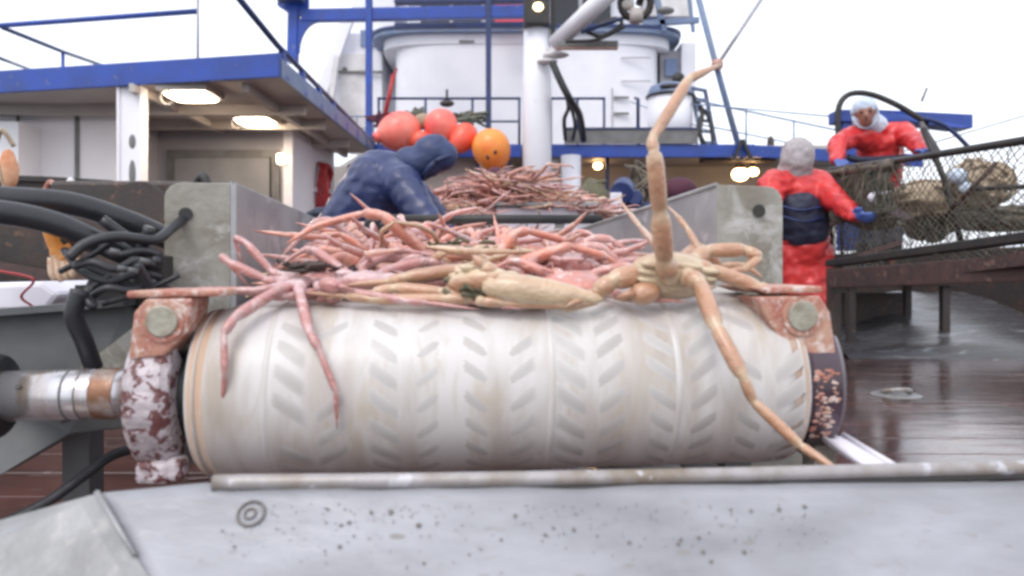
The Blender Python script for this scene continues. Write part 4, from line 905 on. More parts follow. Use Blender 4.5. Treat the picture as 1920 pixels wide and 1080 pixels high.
# D: high salmon arch at the left rear
hero('salmon snow crab whose long leg makes the high arch over the left of the heap', P(770, 475, 1.85), Euler((R(8), R(10), R(0))), (.07, .065, .03), [
    ([P(755, 470, 1.80), P(745, 462, 1.78), P(690, 425, 1.76), P(560, 445, 1.70), P(530, 455, 1.70)], .0, EYE) if False else
    ([P(815, 488, 1.70), P(800, 476, 1.68), P(718, 404, 1.66), P(682, 400, 1.66), P(590, 425, 1.64), P(535, 458, 1.62)], .0200, EYE),
    ([P(790, 470, 1.90), P(820, 450, 1.92), P(790, 424, 1.95), P(765, 422, 1.95), P(730, 440, 1.9), P(700, 455, 1.85)], .015, EYE),
    ([P(800, 470, 1.92), P(830, 450, 1.95), P(850, 440, 1.98), P(830, 425, 2.0), P(770, 418, 2.02)], .013, EYE),
    ([P(740, 480, 1.80), P(700, 478, 1.78), P(640, 440, 1.76), P(620, 440, 1.75), P(600, 500, 1.72)], .012, EYE),
    ([P(790, 490, 1.78), P(800, 492, 1.76), P(870, 482, 1.74), P(890, 480, 1.74), P(950, 500, 1.7)], .013, EYE),
    ([P(760, 490, 1.76), P(730, 490, 1.72), P(620, 470, 1.70), P(600, 468, 1.70), P(540, 490, 1.66)], .014, EYE),
], [(P(745, 490, 1.76), P(690, 500, 1.72), .016, .4, EYE)], 'crabs')
# E: arches at the right rear
hero('salmon snow crab with two bent legs arching over the middle right of the heap', P(935, 500, 1.80), Euler((R(10), R(-6), R(-20))), (.07, .065, .03), [
    ([P(918, 508, 1.62), P(925, 495, 1.60), P(965, 438, 1.60), P(990, 433, 1.61), P(1060, 452, 1.66), P(1100, 484, 1.7)], .0185, EYE),
    ([P(925, 512, 1.58), P(945, 504, 1.56), P(1045, 468, 1.55), P(1070, 462, 1.55), P(1135, 480, 1.55), P(1180, 510, 1.56)], .0185, EYE),
    ([P(900, 500, 1.78), P(880, 480, 1.80), P(820, 470, 1.84), P(800, 468, 1.84), P(760, 480, 1.82)], .014, EYE),
    ([P(945, 500, 1.80), P(940, 485, 1.84), P(932, 430, 1.92), P(928, 415, 1.94), P(925, 398, 1.95)], .008, EYE),
    ([P(900, 515, 1.72), P(880, 520, 1.70), P(800, 505, 1.68), P(780, 505, 1.66), P(720, 520, 1.62)], .013, EYE),
], [(P(920, 520, 1.68), P(890, 545, 1.62), .016, .5, EYE)], 'crabs')
hero('rose snow crab wedged against the right hopper plate with knotted legs', P(1085, 520, 1.62), Euler((R(150), R(20), R(0))), (.075, .07, .032), [
    ([P(1060, 510, 1.60), P(1062, 490, 1.60), P(1100, 478, 1.62), P(1112, 485, 1.62), P(1105, 510, 1.6)], .013, EYE),
    ([P(1110, 520, 1.60), P(1130, 510, 1.60), P(1180, 488, 1.62), P(1200, 492, 1.62), P(1225, 510, 1.6)], .014, EYE),
    ([P(1040, 530, 1.55), P(1010, 530, 1.54), P(960, 505, 1.54), P(940, 500, 1.54), P(900, 512, 1.52)], .013, EYE),
    ([P(1050, 540, 1.54), P(1020, 545, 1.52), P(960, 540, 1.50), P(930, 545, 1.49), P(870, 540, 1.48)], .014, EYE),
], [], 'crab2')
hero('rose snow crab flattened along the front of the heap at the centre left', P(690, 535, 1.47), Euler((R(170), R(4), R(10))), (.07, .06, .026), [
    ([P(720, 540, 1.44), P(745, 535, 1.43), P(850, 528, 1.42), P(880, 530, 1.42), P(950, 545, 1.41)], .0165, EYE),
    ([P(725, 550, 1.42), P(750, 556, 1.40), P(850, 562, 1.36), P(880, 566, 1.35), P(980, 580, 1.31)], .0125, EYE),
    ([P(650, 540, 1.44), P(625, 545, 1.42), P(540, 556, 1.36), P(510, 556, 1.36), P(440, 548, 1.38)], .0135, EYE),
    ([P(660, 525, 1.48), P(640, 505, 1.50), P(590, 470, 1.54), P(570, 468, 1.54), P(520, 500, 1.50)], .015, EYE),
    ([P(710, 520, 1.50), P(730, 505, 1.52), P(800, 490, 1.55), P(830, 495, 1.55), P(880, 520, 1.5)], .015, EYE),
    ([P(680, 520, 1.52), P(680, 500, 1.55), P(740, 470, 1.6), P(760, 470, 1.6), P(820, 480, 1.6)], .013, EYE),
], [(P(640, 555, 1.39), P(590, 562, 1.365), .013, .4, EYE)], 'crab2')
hero('pink snow crab squeezed between the cream claw and the upright legged crab', P(1075, 535, 1.46), Euler((R(10), R(6), R(-30))), (.07, .06, .028), [
    ([P(1040, 545, 1.43), P(1020, 545, 1.42), P(960, 525, 1.42), P(940, 520, 1.42), P(890, 535, 1.4)], .0155, EYE),
    ([P(1045, 530, 1.46), P(1030, 515, 1.48), P(970, 490, 1.5), P(950, 492, 1.5), P(905, 515, 1.48)], .015, EYE),
    ([P(1100, 545, 1.43), P(1125, 545, 1.41), P(1190, 560, 1.37), P(1215, 562, 1.36), P(1290, 566, 1.34)], .0135, EYE),
    ([P(1105, 525, 1.47), P(1120, 510, 1.48), P(1180, 500, 1.48), P(1200, 505, 1.48), P(1240, 530, 1.45)], .015, EYE),
    ([P(1060, 560, 1.40), P(1040, 566, 1.38), P(970, 572, 1.35), P(940, 574, 1.34), P(880, 566, 1.35)], .0115, EYE),
], [(P(1060, 520, 1.47), P(1015, 505, 1.47), .013, .4, EYE)], 'crab1')
# sea growth among the crabs, plus dark clumps added as shade for the gaps
for k, (px, py, D, lab) in enumerate(((700, 470, 1.95, 'dark strands added as gap shade deep in the heap near the high arched leg'), (1000, 490, 1.9, 'olive strands added as gap shade behind the middle right arched legs'), (905, 455, 2.3, 'small dark strands added as gap shade at the back of the heap'), (765, 515, 1.6, 'thin dark strands added as gap shade across the front of the heap'), (570, 505, 1.50, 'dark brown tangle of weed and shell lying on the crabs at the left'), (840, 465, 1.75, 'grey brown scrap of weed and shell in the middle of the heap'), (880, 545, 1.37, 'olive brown clump beside the cream claw'))):
    m = MB(); c = P(px, py, D); rr = random.Random(k)
    for j in range(34):
        q = c + Vector((rr.gauss(0, .035 if k != 6 else .016), rr.gauss(0, .02), rr.gauss(0, .008)))
        m.tube(spl([q, q + Vector((rr.uniform(-.02, .02), rr.uniform(-.01, .01), rr.uniform(-.006, .01))), q + Vector((rr.uniform(-.04, .04), 0, rr.uniform(-.01, .01)))], 4), rr.uniform(.0015, .006), 6)
    tag(m.build('seaweed', 'dark' if k in (0, 2, 3, 4) else 'olive'), lab, 'seaweed')
o = MB().ring(P(705, 428, 1.90), (.2, 1, .2), .020, .014, 20, 10).build('rubber_ring', 'rubber'); tag(o, 'small black rubber ring caught under the high salmon leg', 'ring')

# ------------------------------------------------------------------ sorting table with the second heap
t = thing('sorting_table', (.1, 5.3, 0), 'pale sorting table behind the black bar, loaded with crabs', 'table')
z1 = P(0, 388, 5.0).z; x0, x1 = P(930, 0, 5.0).x, P(1120, 0, 5.0).x
MB().bb(x0, x1, 5.0, 5.04, z1 - .24, z1).bb(x0 - .4, x0, 5.02, 5.05, z1 - .2, z1 - .12).build('front_board', 'tote', t, bevel=.008)
MB().bb(x0 - .45, x1, 5.05, 6.3, z1 - .10, z1 - .06).build('table_top', 'galv', t)
MB().bb(x0 - .01, x1 + .01, 4.96, 5.05, z1 + .002, z1 + .03).build('edge_rim', 'galv', t, bevel=.005)
for x in (x0 - .4, x0 + .05, x1 - .1):
    for y in (5.08, 6.2): MB().bb(x, x + .05, y, y + .05, 0, z1 - .102).build('leg', 'galv', t)
GR2 = 'snow crabs heaped on the sorting table'
rd = random.Random(5)
for k in range(82):
    f = rd.random(); x = x0 - .40 + f * (x1 - x0 + .42); y = rd.uniform(5.05, 5.9)
    hh = .29 * math.sin(math.pi * min(1, max(.05, (f * .75 + .22)))) * (1 if f < .7 else 1 - (f - .7) * 2)
    z = z1 - .05 + hh * rd.uniform(.25, 1.0)
    if f < .25 and rd.random() < .6: y = rd.uniform(4.85, 5.05); z = z1 - rd.uniform(.0, .22)
    flip = rd.random() < .4
    k_ = rd.choice((0, 1, 2, 4, 5, 7, 3, 6, 8))
    put_crab(k_, (x, y, z), (R(rd.uniform(-16, 16)) + (math.pi if flip else 0), R(rd.uniform(-16, 16)), rd.uniform(0, 6.28)),
             crab_label(k_, flip, f, (y - 4.85) / 1.05, 'table heap'), GR2, rd.uniform(.9, 1.15))
for k in range(16):
    x = -.44 + .028 * k; kk = k % 4; put_crab(rd.choice((1, 4, 8)), (x, rd.uniform(4.3, 4.7), rd.uniform(.8, .93)), (R(rd.uniform(-40, 40)), R(rd.uniform(-40, 40)), rd.uniform(0, 6.28)),
             f"dark snow crab in the bin below the black bar, {('first', 'second', 'third', 'fourth', 'fifth', 'sixth', 'seventh', 'eighth', 'ninth', 'tenth', 'eleventh', 'twelfth', 'thirteenth', 'fourteenth', 'fifteenth', 'last')[k]} from the left", 'snow crabs in the bin below the black bar', 1.1)
o = MB().bb(-.6, .05, 4.25, 4.8, 0, .80).build('crab_bin', 'dark', bevel=.01); tag(o, 'dark bin of crabs standing below the black bar, behind the hopper', 'bin')

# ------------------------------------------------------------------ buoys
def buoy(c, r, h, axis, mt, lab, eyes=0):
    c = Vector(c); q = Vector(axis).normalized().to_track_quat('Z', 'Y')
    t = thing('buoy', c, lab, 'buoy', 'inflated buoys hung on the upper deck railing')
    def fn(v):
        z = v.z; return Vector((v.x * (1 - .10 * z), v.y * (1 - .10 * z), z))
    MB().ell(c, (r, r, h), rot=q, nu=26, nv=18, fn=fn).build('float', mt, t)
    d = q @ Vector((0, 0, 1))
    MB().tube([c + d * h * .93, c + d * h * 1.04, c + d * h * 1.18, c + d * h * 1.22], [r * .30, r * .24, r * .22, r * .12], 14).build('neck', mt, t)
    MB().ring(c + d * h * 1.12, d.orthogonal(), r * .10, r * .06, 14, 6).build('eye', 'buoyeye', t)
    if eyes:
        for k in (-1, 1):
            u = Vector((.22 * k, -1, -.35 + .14 * k)).normalized(); e = c + Vector((u.x * r, u.y * r, u.z * h)) * .96
            MB().ell(e, (r * .10, r * .06, r * .12)).build('hole', 'buoyeye', t)
    return t
D = 11.6
buoy(P(748, 247, D), .31, .35, (-1, -.5, -.35), 'buoyp', 'large pink buoy, leftmost of the cluster on the railing')
t = buoy(P(828, 240, D), .26, .30, (.2, .3, -1), 'buoyp', 'pink buoy in the middle of the cluster, just over the blue hood')
buoy(P(868, 260, D - .15), .20, .27, (-.6, -.5, -.9), 'buoyr', 'small red orange buoy between the pink one and the big orange one')
buoy(P(787, 262, D - .1), .14, .17, (.7, -.3, .2), 'buoyr', 'smallest red buoy tucked between the two pink ones')
buoy(P(922, 282, D - .3), .29, .33, (.35, .2, -1), 'buoyo', 'big orange yellow buoy with two dark holes, lowest right of the cluster', 1)
o = MB().ell(P(793, 228, 11.7), (.15, .12, .13)).build('float', 'rope'); tag(o, 'small cream float above the smallest red buoy', 'float')
# ================================================================== PEOPLE
def capsules(caps, voxel, wr=0, wf=9, smooth=2, seed=0, extra=None):
    "union of tapered capsules grown into one skin; caps = [(a, b, ra, rb, squash)]"
    m = MB()
    for c in caps:
        a, b, ra, rb = Vector(c[0]), Vector(c[1]), c[2], c[3]
        L = (b - a).length; d = (b - a).normalized() if L > 1e-6 else Vector((0, 0, 1))
        P_, R_ = [], []
        for k in range(5): t_ = k / 5 * math.pi / 2; P_.append(a - d * ra * math.cos(t_)); R_.append(max(1e-4, ra * math.sin(t_)))
        P_ += [a, a.lerp(b, .5), b]; R_ += [ra, (ra + rb) / 2, rb]
        for k in range(1, 6): t_ = k / 5 * math.pi / 2; P_.append(b + d * rb * math.sin(t_)); R_.append(max(1e-4, rb * math.cos(t_)))
        sq = c[4] if len(c) > 4 else None
        m.tube(P_, R_, 14, up=(0, 1, 0) if sq is None else sq[0], flat=1 if sq is None else sq[1])
    if extra: extra(m)
    me = bpy.data.meshes.new('tmp'); me.from_pydata([tuple(p) for p in m.v], [], m.f)
    o = bpy.data.objects.new('tmp', me); COL.objects.link(o)
    r = o.modifiers.new('r', 'REMESH'); r.mode = 'VOXEL'; r.voxel_size = voxel
    s = o.modifiers.new('s', 'SMOOTH'); s.iterations = smooth; s.factor = .6
    dg = bpy.context.evaluated_depsgraph_get(); dg.update(); ev = bpy.data.meshes.new_from_object(o.evaluated_get(dg))
    bpy.data.objects.remove(o); bpy.data.meshes.remove(me)
    out = MB(); nn = [Vector(v.normal) for v in ev.vertices]; off = Vector((seed * 3.1, 0, 0))
    vs = []
    for v, n_ in zip(ev.vertices, nn):
        p = Vector(v.co)
        if wr: q = p * wf + off; p = p + n_ * wr * (.7 - 1.6 * abs(noise.noise(Vector((q.x * .8, q.y * .8, q.z * 1.7)))) + .55 * noise.noise(q * 2.6) - .5 * abs(noise.noise(Vector((q.x * 1.2 + q.z * 2.2, q.y * 1.5, q.z * 1.1 - q.x * 2)))))
        vs.append(p)
    out.add(vs, [tuple(f.vertices) for f in ev.polygons], True); bpy.data.meshes.remove(ev)
    return out
def hand_caps(w_, d, side, s=1.0, curl=.5):
    "palm, four fingers and a thumb; w_ wrist, d pointing direction, side = thumb direction"
    w_, d, side = Vector(w_), Vector(d).normalized(), Vector(side).normalized(); side = (side - d * side.dot(d)).normalized(); n_ = d.cross(side)
    o = [(w_, w_ + d * .035 * s, .028 * s, .030 * s)]
    for k in range(4): o.append((w_ + side * (.024 - .016 * k) * s + d * .02 * s, w_ + side * (.026 - .017 * k) * s + d * .075 * s, .013 * s, .012 * s))
    for k, L in enumerate((.036, .042, .038, .028)):
        a = w_ + side * (.028 - .0185 * k) * s + d * .078 * s; b = a + (d * (1 - curl * .4) - n_ * curl * .6).normalized() * L * s
        c = b + (d * (1 - curl) - n_ * curl).normalized() * L * .8 * s
        o += [(a, b, .0105 * s, .010 * s), (b, c, .010 * s, .008 * s)]
    a = w_ + side * .026 * s + d * .015 * s; b = a + (side * .8 + d * .6).normalized() * .038 * s; c = b + (d * .9 + side * .1 - n_ * .3).normalized() * .030 * s
    o += [(a, b, .014 * s, .012 * s), (b, c, .012 * s, .009 * s)]
    return o
def head_extra(c, f, up_, R_=.098):
    "a face: brow, nose, lips, chin, ears, on the side f"
    f = Vector(f).normalized(); up_ = Vector(up_).normalized(); sd_ = f.cross(up_).normalized()
    return [(c + up_ * .03 - f * .012, c + up_ * .005 - f * .005, .092, .088), (c + f * .02, c - up_ * .06 + f * .03, .078, .055), (c - up_ * .085 + f * .055, c - up_ * .082 + f * .058, .028, .026),
            (c + f * .088 + up_ * .012, c + f * .108 - up_ * .022, .010, .016), (c + f * .080 + up_ * .034 + sd_ * .035, c + f * .080 + up_ * .034 - sd_ * .035, .012, .012),
            (c + f * .086 - up_ * .052 + sd_ * .018, c + f * .086 - up_ * .052 - sd_ * .018, .010, .010),
            (c + sd_ * .088 + up_ * .01, c + sd_ * .088 - up_ * .022, .014, .010), (c - sd_ * .088 + up_ * .01, c - sd_ * .088 - up_ * .022, .014, .010)]
def person(lab, J, face, hup, jm, tm, hm, gm, wr=.010, hood=1, face_beard=False, bootm='rubber', girth=1.0, skirt=0, deep=0):
    J = {k: Vector(v) for k, v in J.items()}; base = Vector(((J['ankL'].x + J['ankR'].x) / 2, (J['ankL'].y + J['ankR'].y) / 2, min(J['ankL'].z, J['ankR'].z) - .09))
    t = thing('person', base, lab, 'person')
    f = Vector(face).normalized(); u = Vector(hup).normalized(); H = J['head']; g = girth
    B_ = [(J['neck'], H - u * .05, .055, .055), (J['chest'], J['neck'], .13, .07), (J['pel'], J['chest'], .13, .14)]
    for s in 'LR':
        B_ += [(J['sh' + s], J['el' + s], .05, .04), (J['el' + s], J['wr' + s], .04, .028), (J['chest'], J['sh' + s], .10, .055), (J['pel'], J['hip' + s], .11, .10), (J['hip' + s], J['kn' + s], .085, .058), (J['kn' + s], J['ank' + s], .058, .04),
               (J['ank' + s], J['ank' + s] + Vector((0, 0, -.04)) + J.get('toe', Vector((0, -.12, 0))), .04, .032)]
        B_ += hand_caps(J['wr' + s], J['hd' + s] - J['wr' + s], J.get('th' + s, (0, 0, 1)))
    B_ += head_extra(H, f, u)
    capsules(B_, .013, smooth=2).build('body', 'skin', t)
    sd_ = f.cross(u).normalized()
    for k in (-1, 1):
        e = H + f * .086 + u * .012 + sd_ * .033 * k; MB().ell(e, (.012, .012, .008)).build('eye', 'beard', t)
    # trousers
    C_ = [(J['pel'] - Vector((0, 0, .02)), J['pel'].lerp(J['chest'], .45), .165 * g, .165 * g)]
    for s in 'LR': C_ += [(J['pel'], J['hip' + s], .14 * g, .125 * g), (J['hip' + s], J['kn' + s], .115 * g, .085 * g), (J['kn' + s], J['ank' + s] + Vector((0, 0, .12)), .085 * g, .078 * g)]
    capsules(C_, .018, wr, 8, seed=1).build('trousers', tm, t)
    # jacket
    C_ = [(J['pel'].lerp(J['chest'], .25 - skirt), J['chest'], .175 * g, .185 * g), (J['chest'], J['neck'], .165 * g, .095)]
    for s in 'LR': C_ += [(J['chest'].lerp(J['neck'], .35), J['sh' + s], .13 * g, .098 * g), (J['sh' + s], J['el' + s], .092 * g, .075 * g), (J['el' + s], J['wr' + s], .075 * g, .052)]
    j = capsules(C_, .016, wr, 8, seed=2).build('jacket', jm, t)
    # hood or cap: open at the face
    if hood == 1:
        H0 = H; H = H + f * deep
        C_ = [(H - f * .050 + u * .016, H - f * .045 - u * .03, .112, .104), (H - f * .055 - u * .06, J['neck'] - f * .01, .096, .11), (H + u * .048 + f * .0, H + u * .035 - f * .04, .090, .105)]
        hd = capsules(C_, .014, .005, 14, seed=3).build('hood', hm, t)
        pts = []
        for i in range(21):
            a = 2 * math.pi * i / 20; pts.append(H + f * (.012 + .040 * max(0, math.sin(a))) + sd_ * math.cos(a) * .094 + u * (math.sin(a) * .112 - .012))
        MB().tube(pts, .014, 8).build('hood_rim', hm, hd); H = H0
    elif hood == 2:
        C_ = [(H + u * .04, H + u * .035 - f * .01, .106, .106), (H + u * .01 - f * .03, H - f * .035, .102, .10)]
        capsules(C_, .014, .003, 20, seed=4).build('knit_cap', hm, t)
    elif hood == 3:   # knitted hood seen from the back, runs into the collar
        C_ = [(H + u * .02 - f * .01, H - u * .03 - f * .012, .122, .12), (H - u * .05, J['neck'] - u * .02, .112, .135)]
        capsules(C_, .014, .007, 16, seed=4).build('hood', hm, t)
    if face_beard: capsules([(H - u * .075 + f * .045, H - u * .075 + f * .05, .05, .045), (H - u * .06 + f * .03 + sd_ * .05, H - u * .06 + f * .03 - sd_ * .05, .04, .04)], .012, .004, 30).build('beard', 'beard', t)
    for s in 'LR':
        G_ = [(c[0], c[1], c[2] + .0045, c[3] + .0045) for c in hand_caps(J['wr' + s], J['hd' + s] - J['wr' + s], J.get('th' + s, (0, 0, 1)))]
        d = (J['el' + s] - J['wr' + s]).normalized(); G_.append((J['wr' + s], J['wr' + s] + d * .09, .036, .050))
        capsules(G_, .0095, smooth=1).build('glove', gm, t)
        k = J['ank' + s]; to = J.get('toe', Vector((0, -.12, 0)))
        capsules([(k + Vector((0, 0, .2)), k, .075, .06), (k + Vector((0, 0, -.035)), k + Vector((0, 0, -.045)) + to * 1.1, .05, .05), (k + Vector((0, 0, -.045)), k + Vector((0, 0, -.045)) - to * .25, .05, .045)], .016, smooth=2).build('boot', bootm, t)
    return t, j
# 1 man in blue bending to the right
D = 4.45
J = dict(head=P(808, 293, 4.30), neck=P(772, 312, 4.35), chest=P(715, 345, 4.4), pel=P(655, 432, 4.5),
         shL=P(755, 345, 4.2), elL=P(792, 400, 4.1), wrL=P(818, 428, 4.05), hdL=P(830, 445, 4.0),
         shR=P(745, 330, 4.6), elR=P(800, 385, 4.65), wrR=P(835, 420, 4.6), hdR=P(850, 438, 4.55),
         hipL=P(650, 450, 4.38), knL=P(665, 590, 4.25), ankL=Vector((-.95, 4.4, .09)), hipR=P(650, 450, 4.62), knR=P(660, 590, 4.7), ankR=Vector((-.98, 4.75, .09)))
J['toe'] = Vector((.12, 0, 0)); J['thL'] = (0, -1, 0); J['thR'] = (0, -1, 0)
t, j = person('worker in a blue hooded raincoat bending low over the crabs to the right', J, (.72, -.05, -.68), (.68, 0, .72), 'jblue', 'jblue', 'jblued', 'gloveb', .010, 1, girth=1.12, skirt=.5, deep=.045)
# the raincoat's back vent flap and shoulder seam
MB().tube(spl([P(700, 300, 4.22), P(716, 340, 4.185), P(742, 362, 4.18), P(772, 350, 4.17), P(782, 322, 4.2)]), .006, 6).build('jacket_seam', 'jblued', j)
o = MB().ell(P(738, 322, 4.235), (.075, .02, .055)).build('paint_patch', mat('worn_patch', (.20, .19, .26), .5, col2=(.09, .11, .26), s2=14), j)
o = MB().ell(P(604, 402, 5.0), (.09, .1, .05)).ell(P(590, 404, 5.05), (.06, .06, .04)).build('cloth_bundle', 'navy'); tag(o, 'dark blue cloth bundle behind the left hopper plate', 'cloth')
# 2 man in red seen from behind at the right
D = 5.6
J = dict(head=P(1496, 294, 5.55), neck=P(1490, 320, 5.6), chest=P(1496, 364, 5.64), pel=P(1508, 462, 5.65),
         shL=P(1450, 345, 5.55), elL=P(1440, 392, 5.45), wrL=P(1440, 425, 5.3), hdL=P(1450, 436, 5.2),
         shR=P(1533, 345, 5.6), elR=P(1562, 372, 5.4), wrR=P(1602, 402, 5.1), hdR=P(1626, 410, 5.0),
         hipL=P(1488, 478, 5.65), knL=P(1494, 580, 5.6), ankL=Vector((2.13, 5.6, .09)), hipR=P(1528, 478, 5.65), knR=P(1526, 580, 5.55), ankR=Vector((2.30, 5.55, .09)))
J['toe'] = Vector((.05, .11, 0)); J['thR'] = (0, -1, .3)
t, j = person('worker in red jacket and grey knit hood, back turned, hands on the pot', J, (.6, .75, -.3), (.12, .15, .95), 'jred', 'jred', 'hoodg', 'gloveb', .019, 3, girth=1.08)
capsules([(P(1498, 392, 5.6), P(1506, 428, 5.6), .192, .186)], .016, .010, 9).build('bib_overalls', 'navy', t)
MB().tube(spl([P(1462, 385, 5.42), P(1500, 394, 5.39), P(1540, 388, 5.42)]), .008, 6).tube(spl([P(1466, 405, 5.41), P(1505, 415, 5.38), P(1542, 408, 5.42)]), .008, 6).build('overall_strap', 'bluedark', t)
# 3 man in red leaning over the rail
D = 6.6
J = dict(head=P(1622, 212, 6.3), neck=P(1640, 238, 6.45), chest=P(1650, 275, 6.55), pel=P(1652, 352, 6.9),
         shL=P(1690, 248, 6.45), elL=P(1712, 262, 6.2), wrL=P(1728, 283, 5.85), hdL=P(1745, 292, 5.7),
         shR=P(1603, 255, 6.4), elR=P(1570, 272, 6.25), wrR=P(1570, 300, 6.0), hdR=P(1582, 312, 5.85),
         hipL=P(1675, 368, 6.9), knL=P(1672, 455, 6.8), ankL=Vector((3.5, 6.9, .74)), hipR=P(1630, 368, 6.9), knR=P(1632, 455, 6.8), ankR=Vector((3.25, 6.9, .74)))
J['thL'] = (-1, 0, .2); J['thR'] = (1, 0, 0)
t, j = person('worker in red jacket and pale blue hood leaning over the crab pot, arms spread', J, (-.35, -.9, -.2), (-.12, -.1, 1), 'jred', 'navy', 'hoodw', 'gloveb', .016, 1)
MB().tube(spl([P(1588, 296, 6.30), P(1625, 300, 6.28), P(1700, 296, 6.32)]), .03, 8).build('belt', 'navy', t)
o = MB().bb(2.9, 3.9, 6.5, 7.3, .58, .64).bb(2.95, 3.02, 6.55, 6.62, 0, .58).bb(3.78, 3.85, 6.55, 6.62, 0, .58).bb(2.95, 3.02, 7.18, 7.25, 0, .58).bb(3.78, 3.85, 7.18, 7.25, 0, .58).bb(2.95, 3.85, 7.2, 7.24, 0, .5).build('launcher_step', 'dark', bevel=.01); tag(o, 'dark steel step the leaning red jacketed worker stands on', 'step')
# 4, 5 crew heads behind the far heap
def far_worker(px, py, D, lab, hm, jm, hood, face):
    H = P(px, py, D)
    J = dict(head=H, neck=H + Vector((.0, .09, -.12)), chest=H + Vector((0, .26, -.26)), pel=H + Vector((0, .55, -.62)),
             shL=H + Vector((.2, .16, -.2)), elL=H + Vector((.24, .0, -.42)), wrL=H + Vector((.18, -.16, -.44)), hdL=H + Vector((.16, -.26, -.46)),
             shR=H + Vector((-.2, .16, -.2)), elR=H + Vector((-.24, .0, -.42)), wrR=H + Vector((-.18, -.16, -.44)), hdR=H + Vector((-.16, -.26, -.46)),
             hipL=H + Vector((.1, .58, -.66)), knL=H + Vector((.12, .5, -1.05)), hipR=H + Vector((-.1, .58, -.66)), knR=H + Vector((-.12, .5, -1.05)))
    J['ankL'] = Vector((H.x + .12, H.y + .6, .09)); J['ankR'] = Vector((H.x - .12, H.y + .6, .09))
    return person(lab, J, face, (0, -.7, .7), jm, 'navy', hm, 'gloveb', .01, hood)
far_worker(930, 342, 6.7, 'worker in a maroon knit cap stooping behind the far heap of crabs', 'maroonc', 'navy', 2, (0, -.7, -.7))
far_worker(995, 350, 6.9, 'worker in a dark blue hood stooping behind the far heap, right of the maroon cap', 'jblued', 'jblue', 1, (0, -.7, -.7))
# clutter between
c = P(1112, 375, 6.2); m = MB().ell(c, (.14, .13, .17), fn=lambda q: q * (1 + .2 * noise.noise(q * 2.3))).ell(c + Vector((.02, 0, -.25)), (.13, .12, .16)).tube([c + Vector((-.05, -.05, .12)), c + Vector((.1, -.05, .15))], .02)
tag(m.build('sack', 'olive'), 'olive sack standing right of the far heap of crabs', 'sack')
o = MB().cyl(P(1165, 362, 6.5), P(1170, 352, 6.7), .10, 18).cyl(P(1190, 370, 6.5), P(1192, 372, 6.7), .07, 14).bb(P(1140, 0, 6.6).x, P(1240, 0, 6.6).x, 6.6, 6.9, .8, 1.32).build('pump_unit', 'bluedark', bevel=.01); tag(o, 'dark blue pump unit with round black ports behind the right hopper plate', 'pump')
o = MB().ell(P(1275, 358, 7), (.16, .14, .13)).build('knit_bundle', 'maroonc'); tag(o, 'dark red bundle peeping over the right hopper plate', 'bundle')
o = MB().bb(P(1135, 0, 6.5).x, P(1165, 0, 6.5).x, 6.45, 6.7, 1.2, P(0, 362, 6.5).z).build('white_box', 'tote', bevel=.01); tag(o, 'small white box on the dark blue pump unit', 'box')
m = MB(); c = P(1205, 345, 7)
for j in range(16): m.tube(spl([c + Vector((random.gauss(0, .08), random.gauss(0, .05), random.gauss(0, .1))) for _ in range(4)], 4), .016, 6)
tag(m.build('rope_hank', 'net'), 'grey brown rope hank hanging behind the raised crab leg', 'rope')

# ================================================================== CRAB POT, LAUNCHER, BLOCK DAVIT
pot = thing('crab_pot', (2.9, 4.6, .8), 'large steel framed crab pot with brown netting standing on edge on its launcher', 'crab pot')
TL, TR = P(1555, 318, 5.95), P(2030, 246, 2.9); BL, BR = P(1560, 482, 5.95), P(2030, 440, 2.9)
off = Vector((.55, 1.05, -.10))
f1 = [TL, TR, BR, BL]; f2 = [p + off for p in f1]
for (a, b, r) in ((TL, TR, .020), (BL, BR, .016), (TL, BL, .012)): MB().tube([a, a.lerp(b, .5) + Vector((0, 0, -.008)), b], r, 12).build('frame_bar', 'black', pot)
MB().tube([P(1730, 240, 4.25), P(1768, 330, 4.22), P(1785, 390, 4.2), P(1803, 458, 4.18)], .017, 12).build('frame_bar', 'black', pot)
MB().tube([P(1868, 305, 3.9), P(1778, 400, 4.2)], .012, 8).build('brace_bar', 'rustdark', pot)
MB().tube([f2[0], f2[1]], .014, 8).tube([f2[3], f2[2]], .014, 8).tube([TL, f2[0]], .014, 8).tube([BL, f2[3]], .014, 8).tube([f2[0], f2[3]], .014, 8).build('back_frame', 'black', pot)
def net(a, b, c, d, nu, nv, r, jit, sag, mt, name='netting', x0=0, x1=1):
    "square mesh across the four corner patch"
    rr = random.Random(nu); G = {}
    for i in range(nu + 1):
        for k in range(nv + 1):
            u, v = x0 + (x1 - x0) * i / nu, k / nv; p = a.lerp(b, u).lerp(d.lerp(c, u), v)
            s = math.sin(math.pi * v) * sag * (1 + .5 * math.sin(u * 17)); e = 0 if k in (0, nv) else jit
            G[i, k] = p + Vector((rr.uniform(-e, e), rr.uniform(-e, e) + s, rr.uniform(-e, e) - abs(s) * .3))
    m = MB()
    for i in range(nu):
        m_ = [G[i, k] if (k % 2 == 0) else G[i + 1, k] for k in range(nv + 1)]; m.tube(m_, r, 4, caps=False)
        m_ = [G[i + 1, k] if (k % 2 == 0) else G[i, k] for k in range(nv + 1)]; m.tube(m_, r, 4, caps=False)
    return m.build(name, mt, pot)
net(TL, TR, BR, BL, 46, 12, .0030, .010, .03, 'net')
net(f2[0], f2[1], f2[2], f2[3], 30, 9, .0035, .012, .05, 'netg')
# side that hangs thick and folded near the two workers
for k in range(3):
    net(TL + Vector((0, .05 * k, 0)), TL.lerp(TR, .42) + Vector((0, .06 * k, -.0)), BL.lerp(BR, .42).lerp(TL.lerp(TR, .42), .45) + Vector((0, .05 * k, 0)), BL.lerp(TL, .35), 34, 7, .0042, .02, .06, 'net' if k != 1 else 'netg')
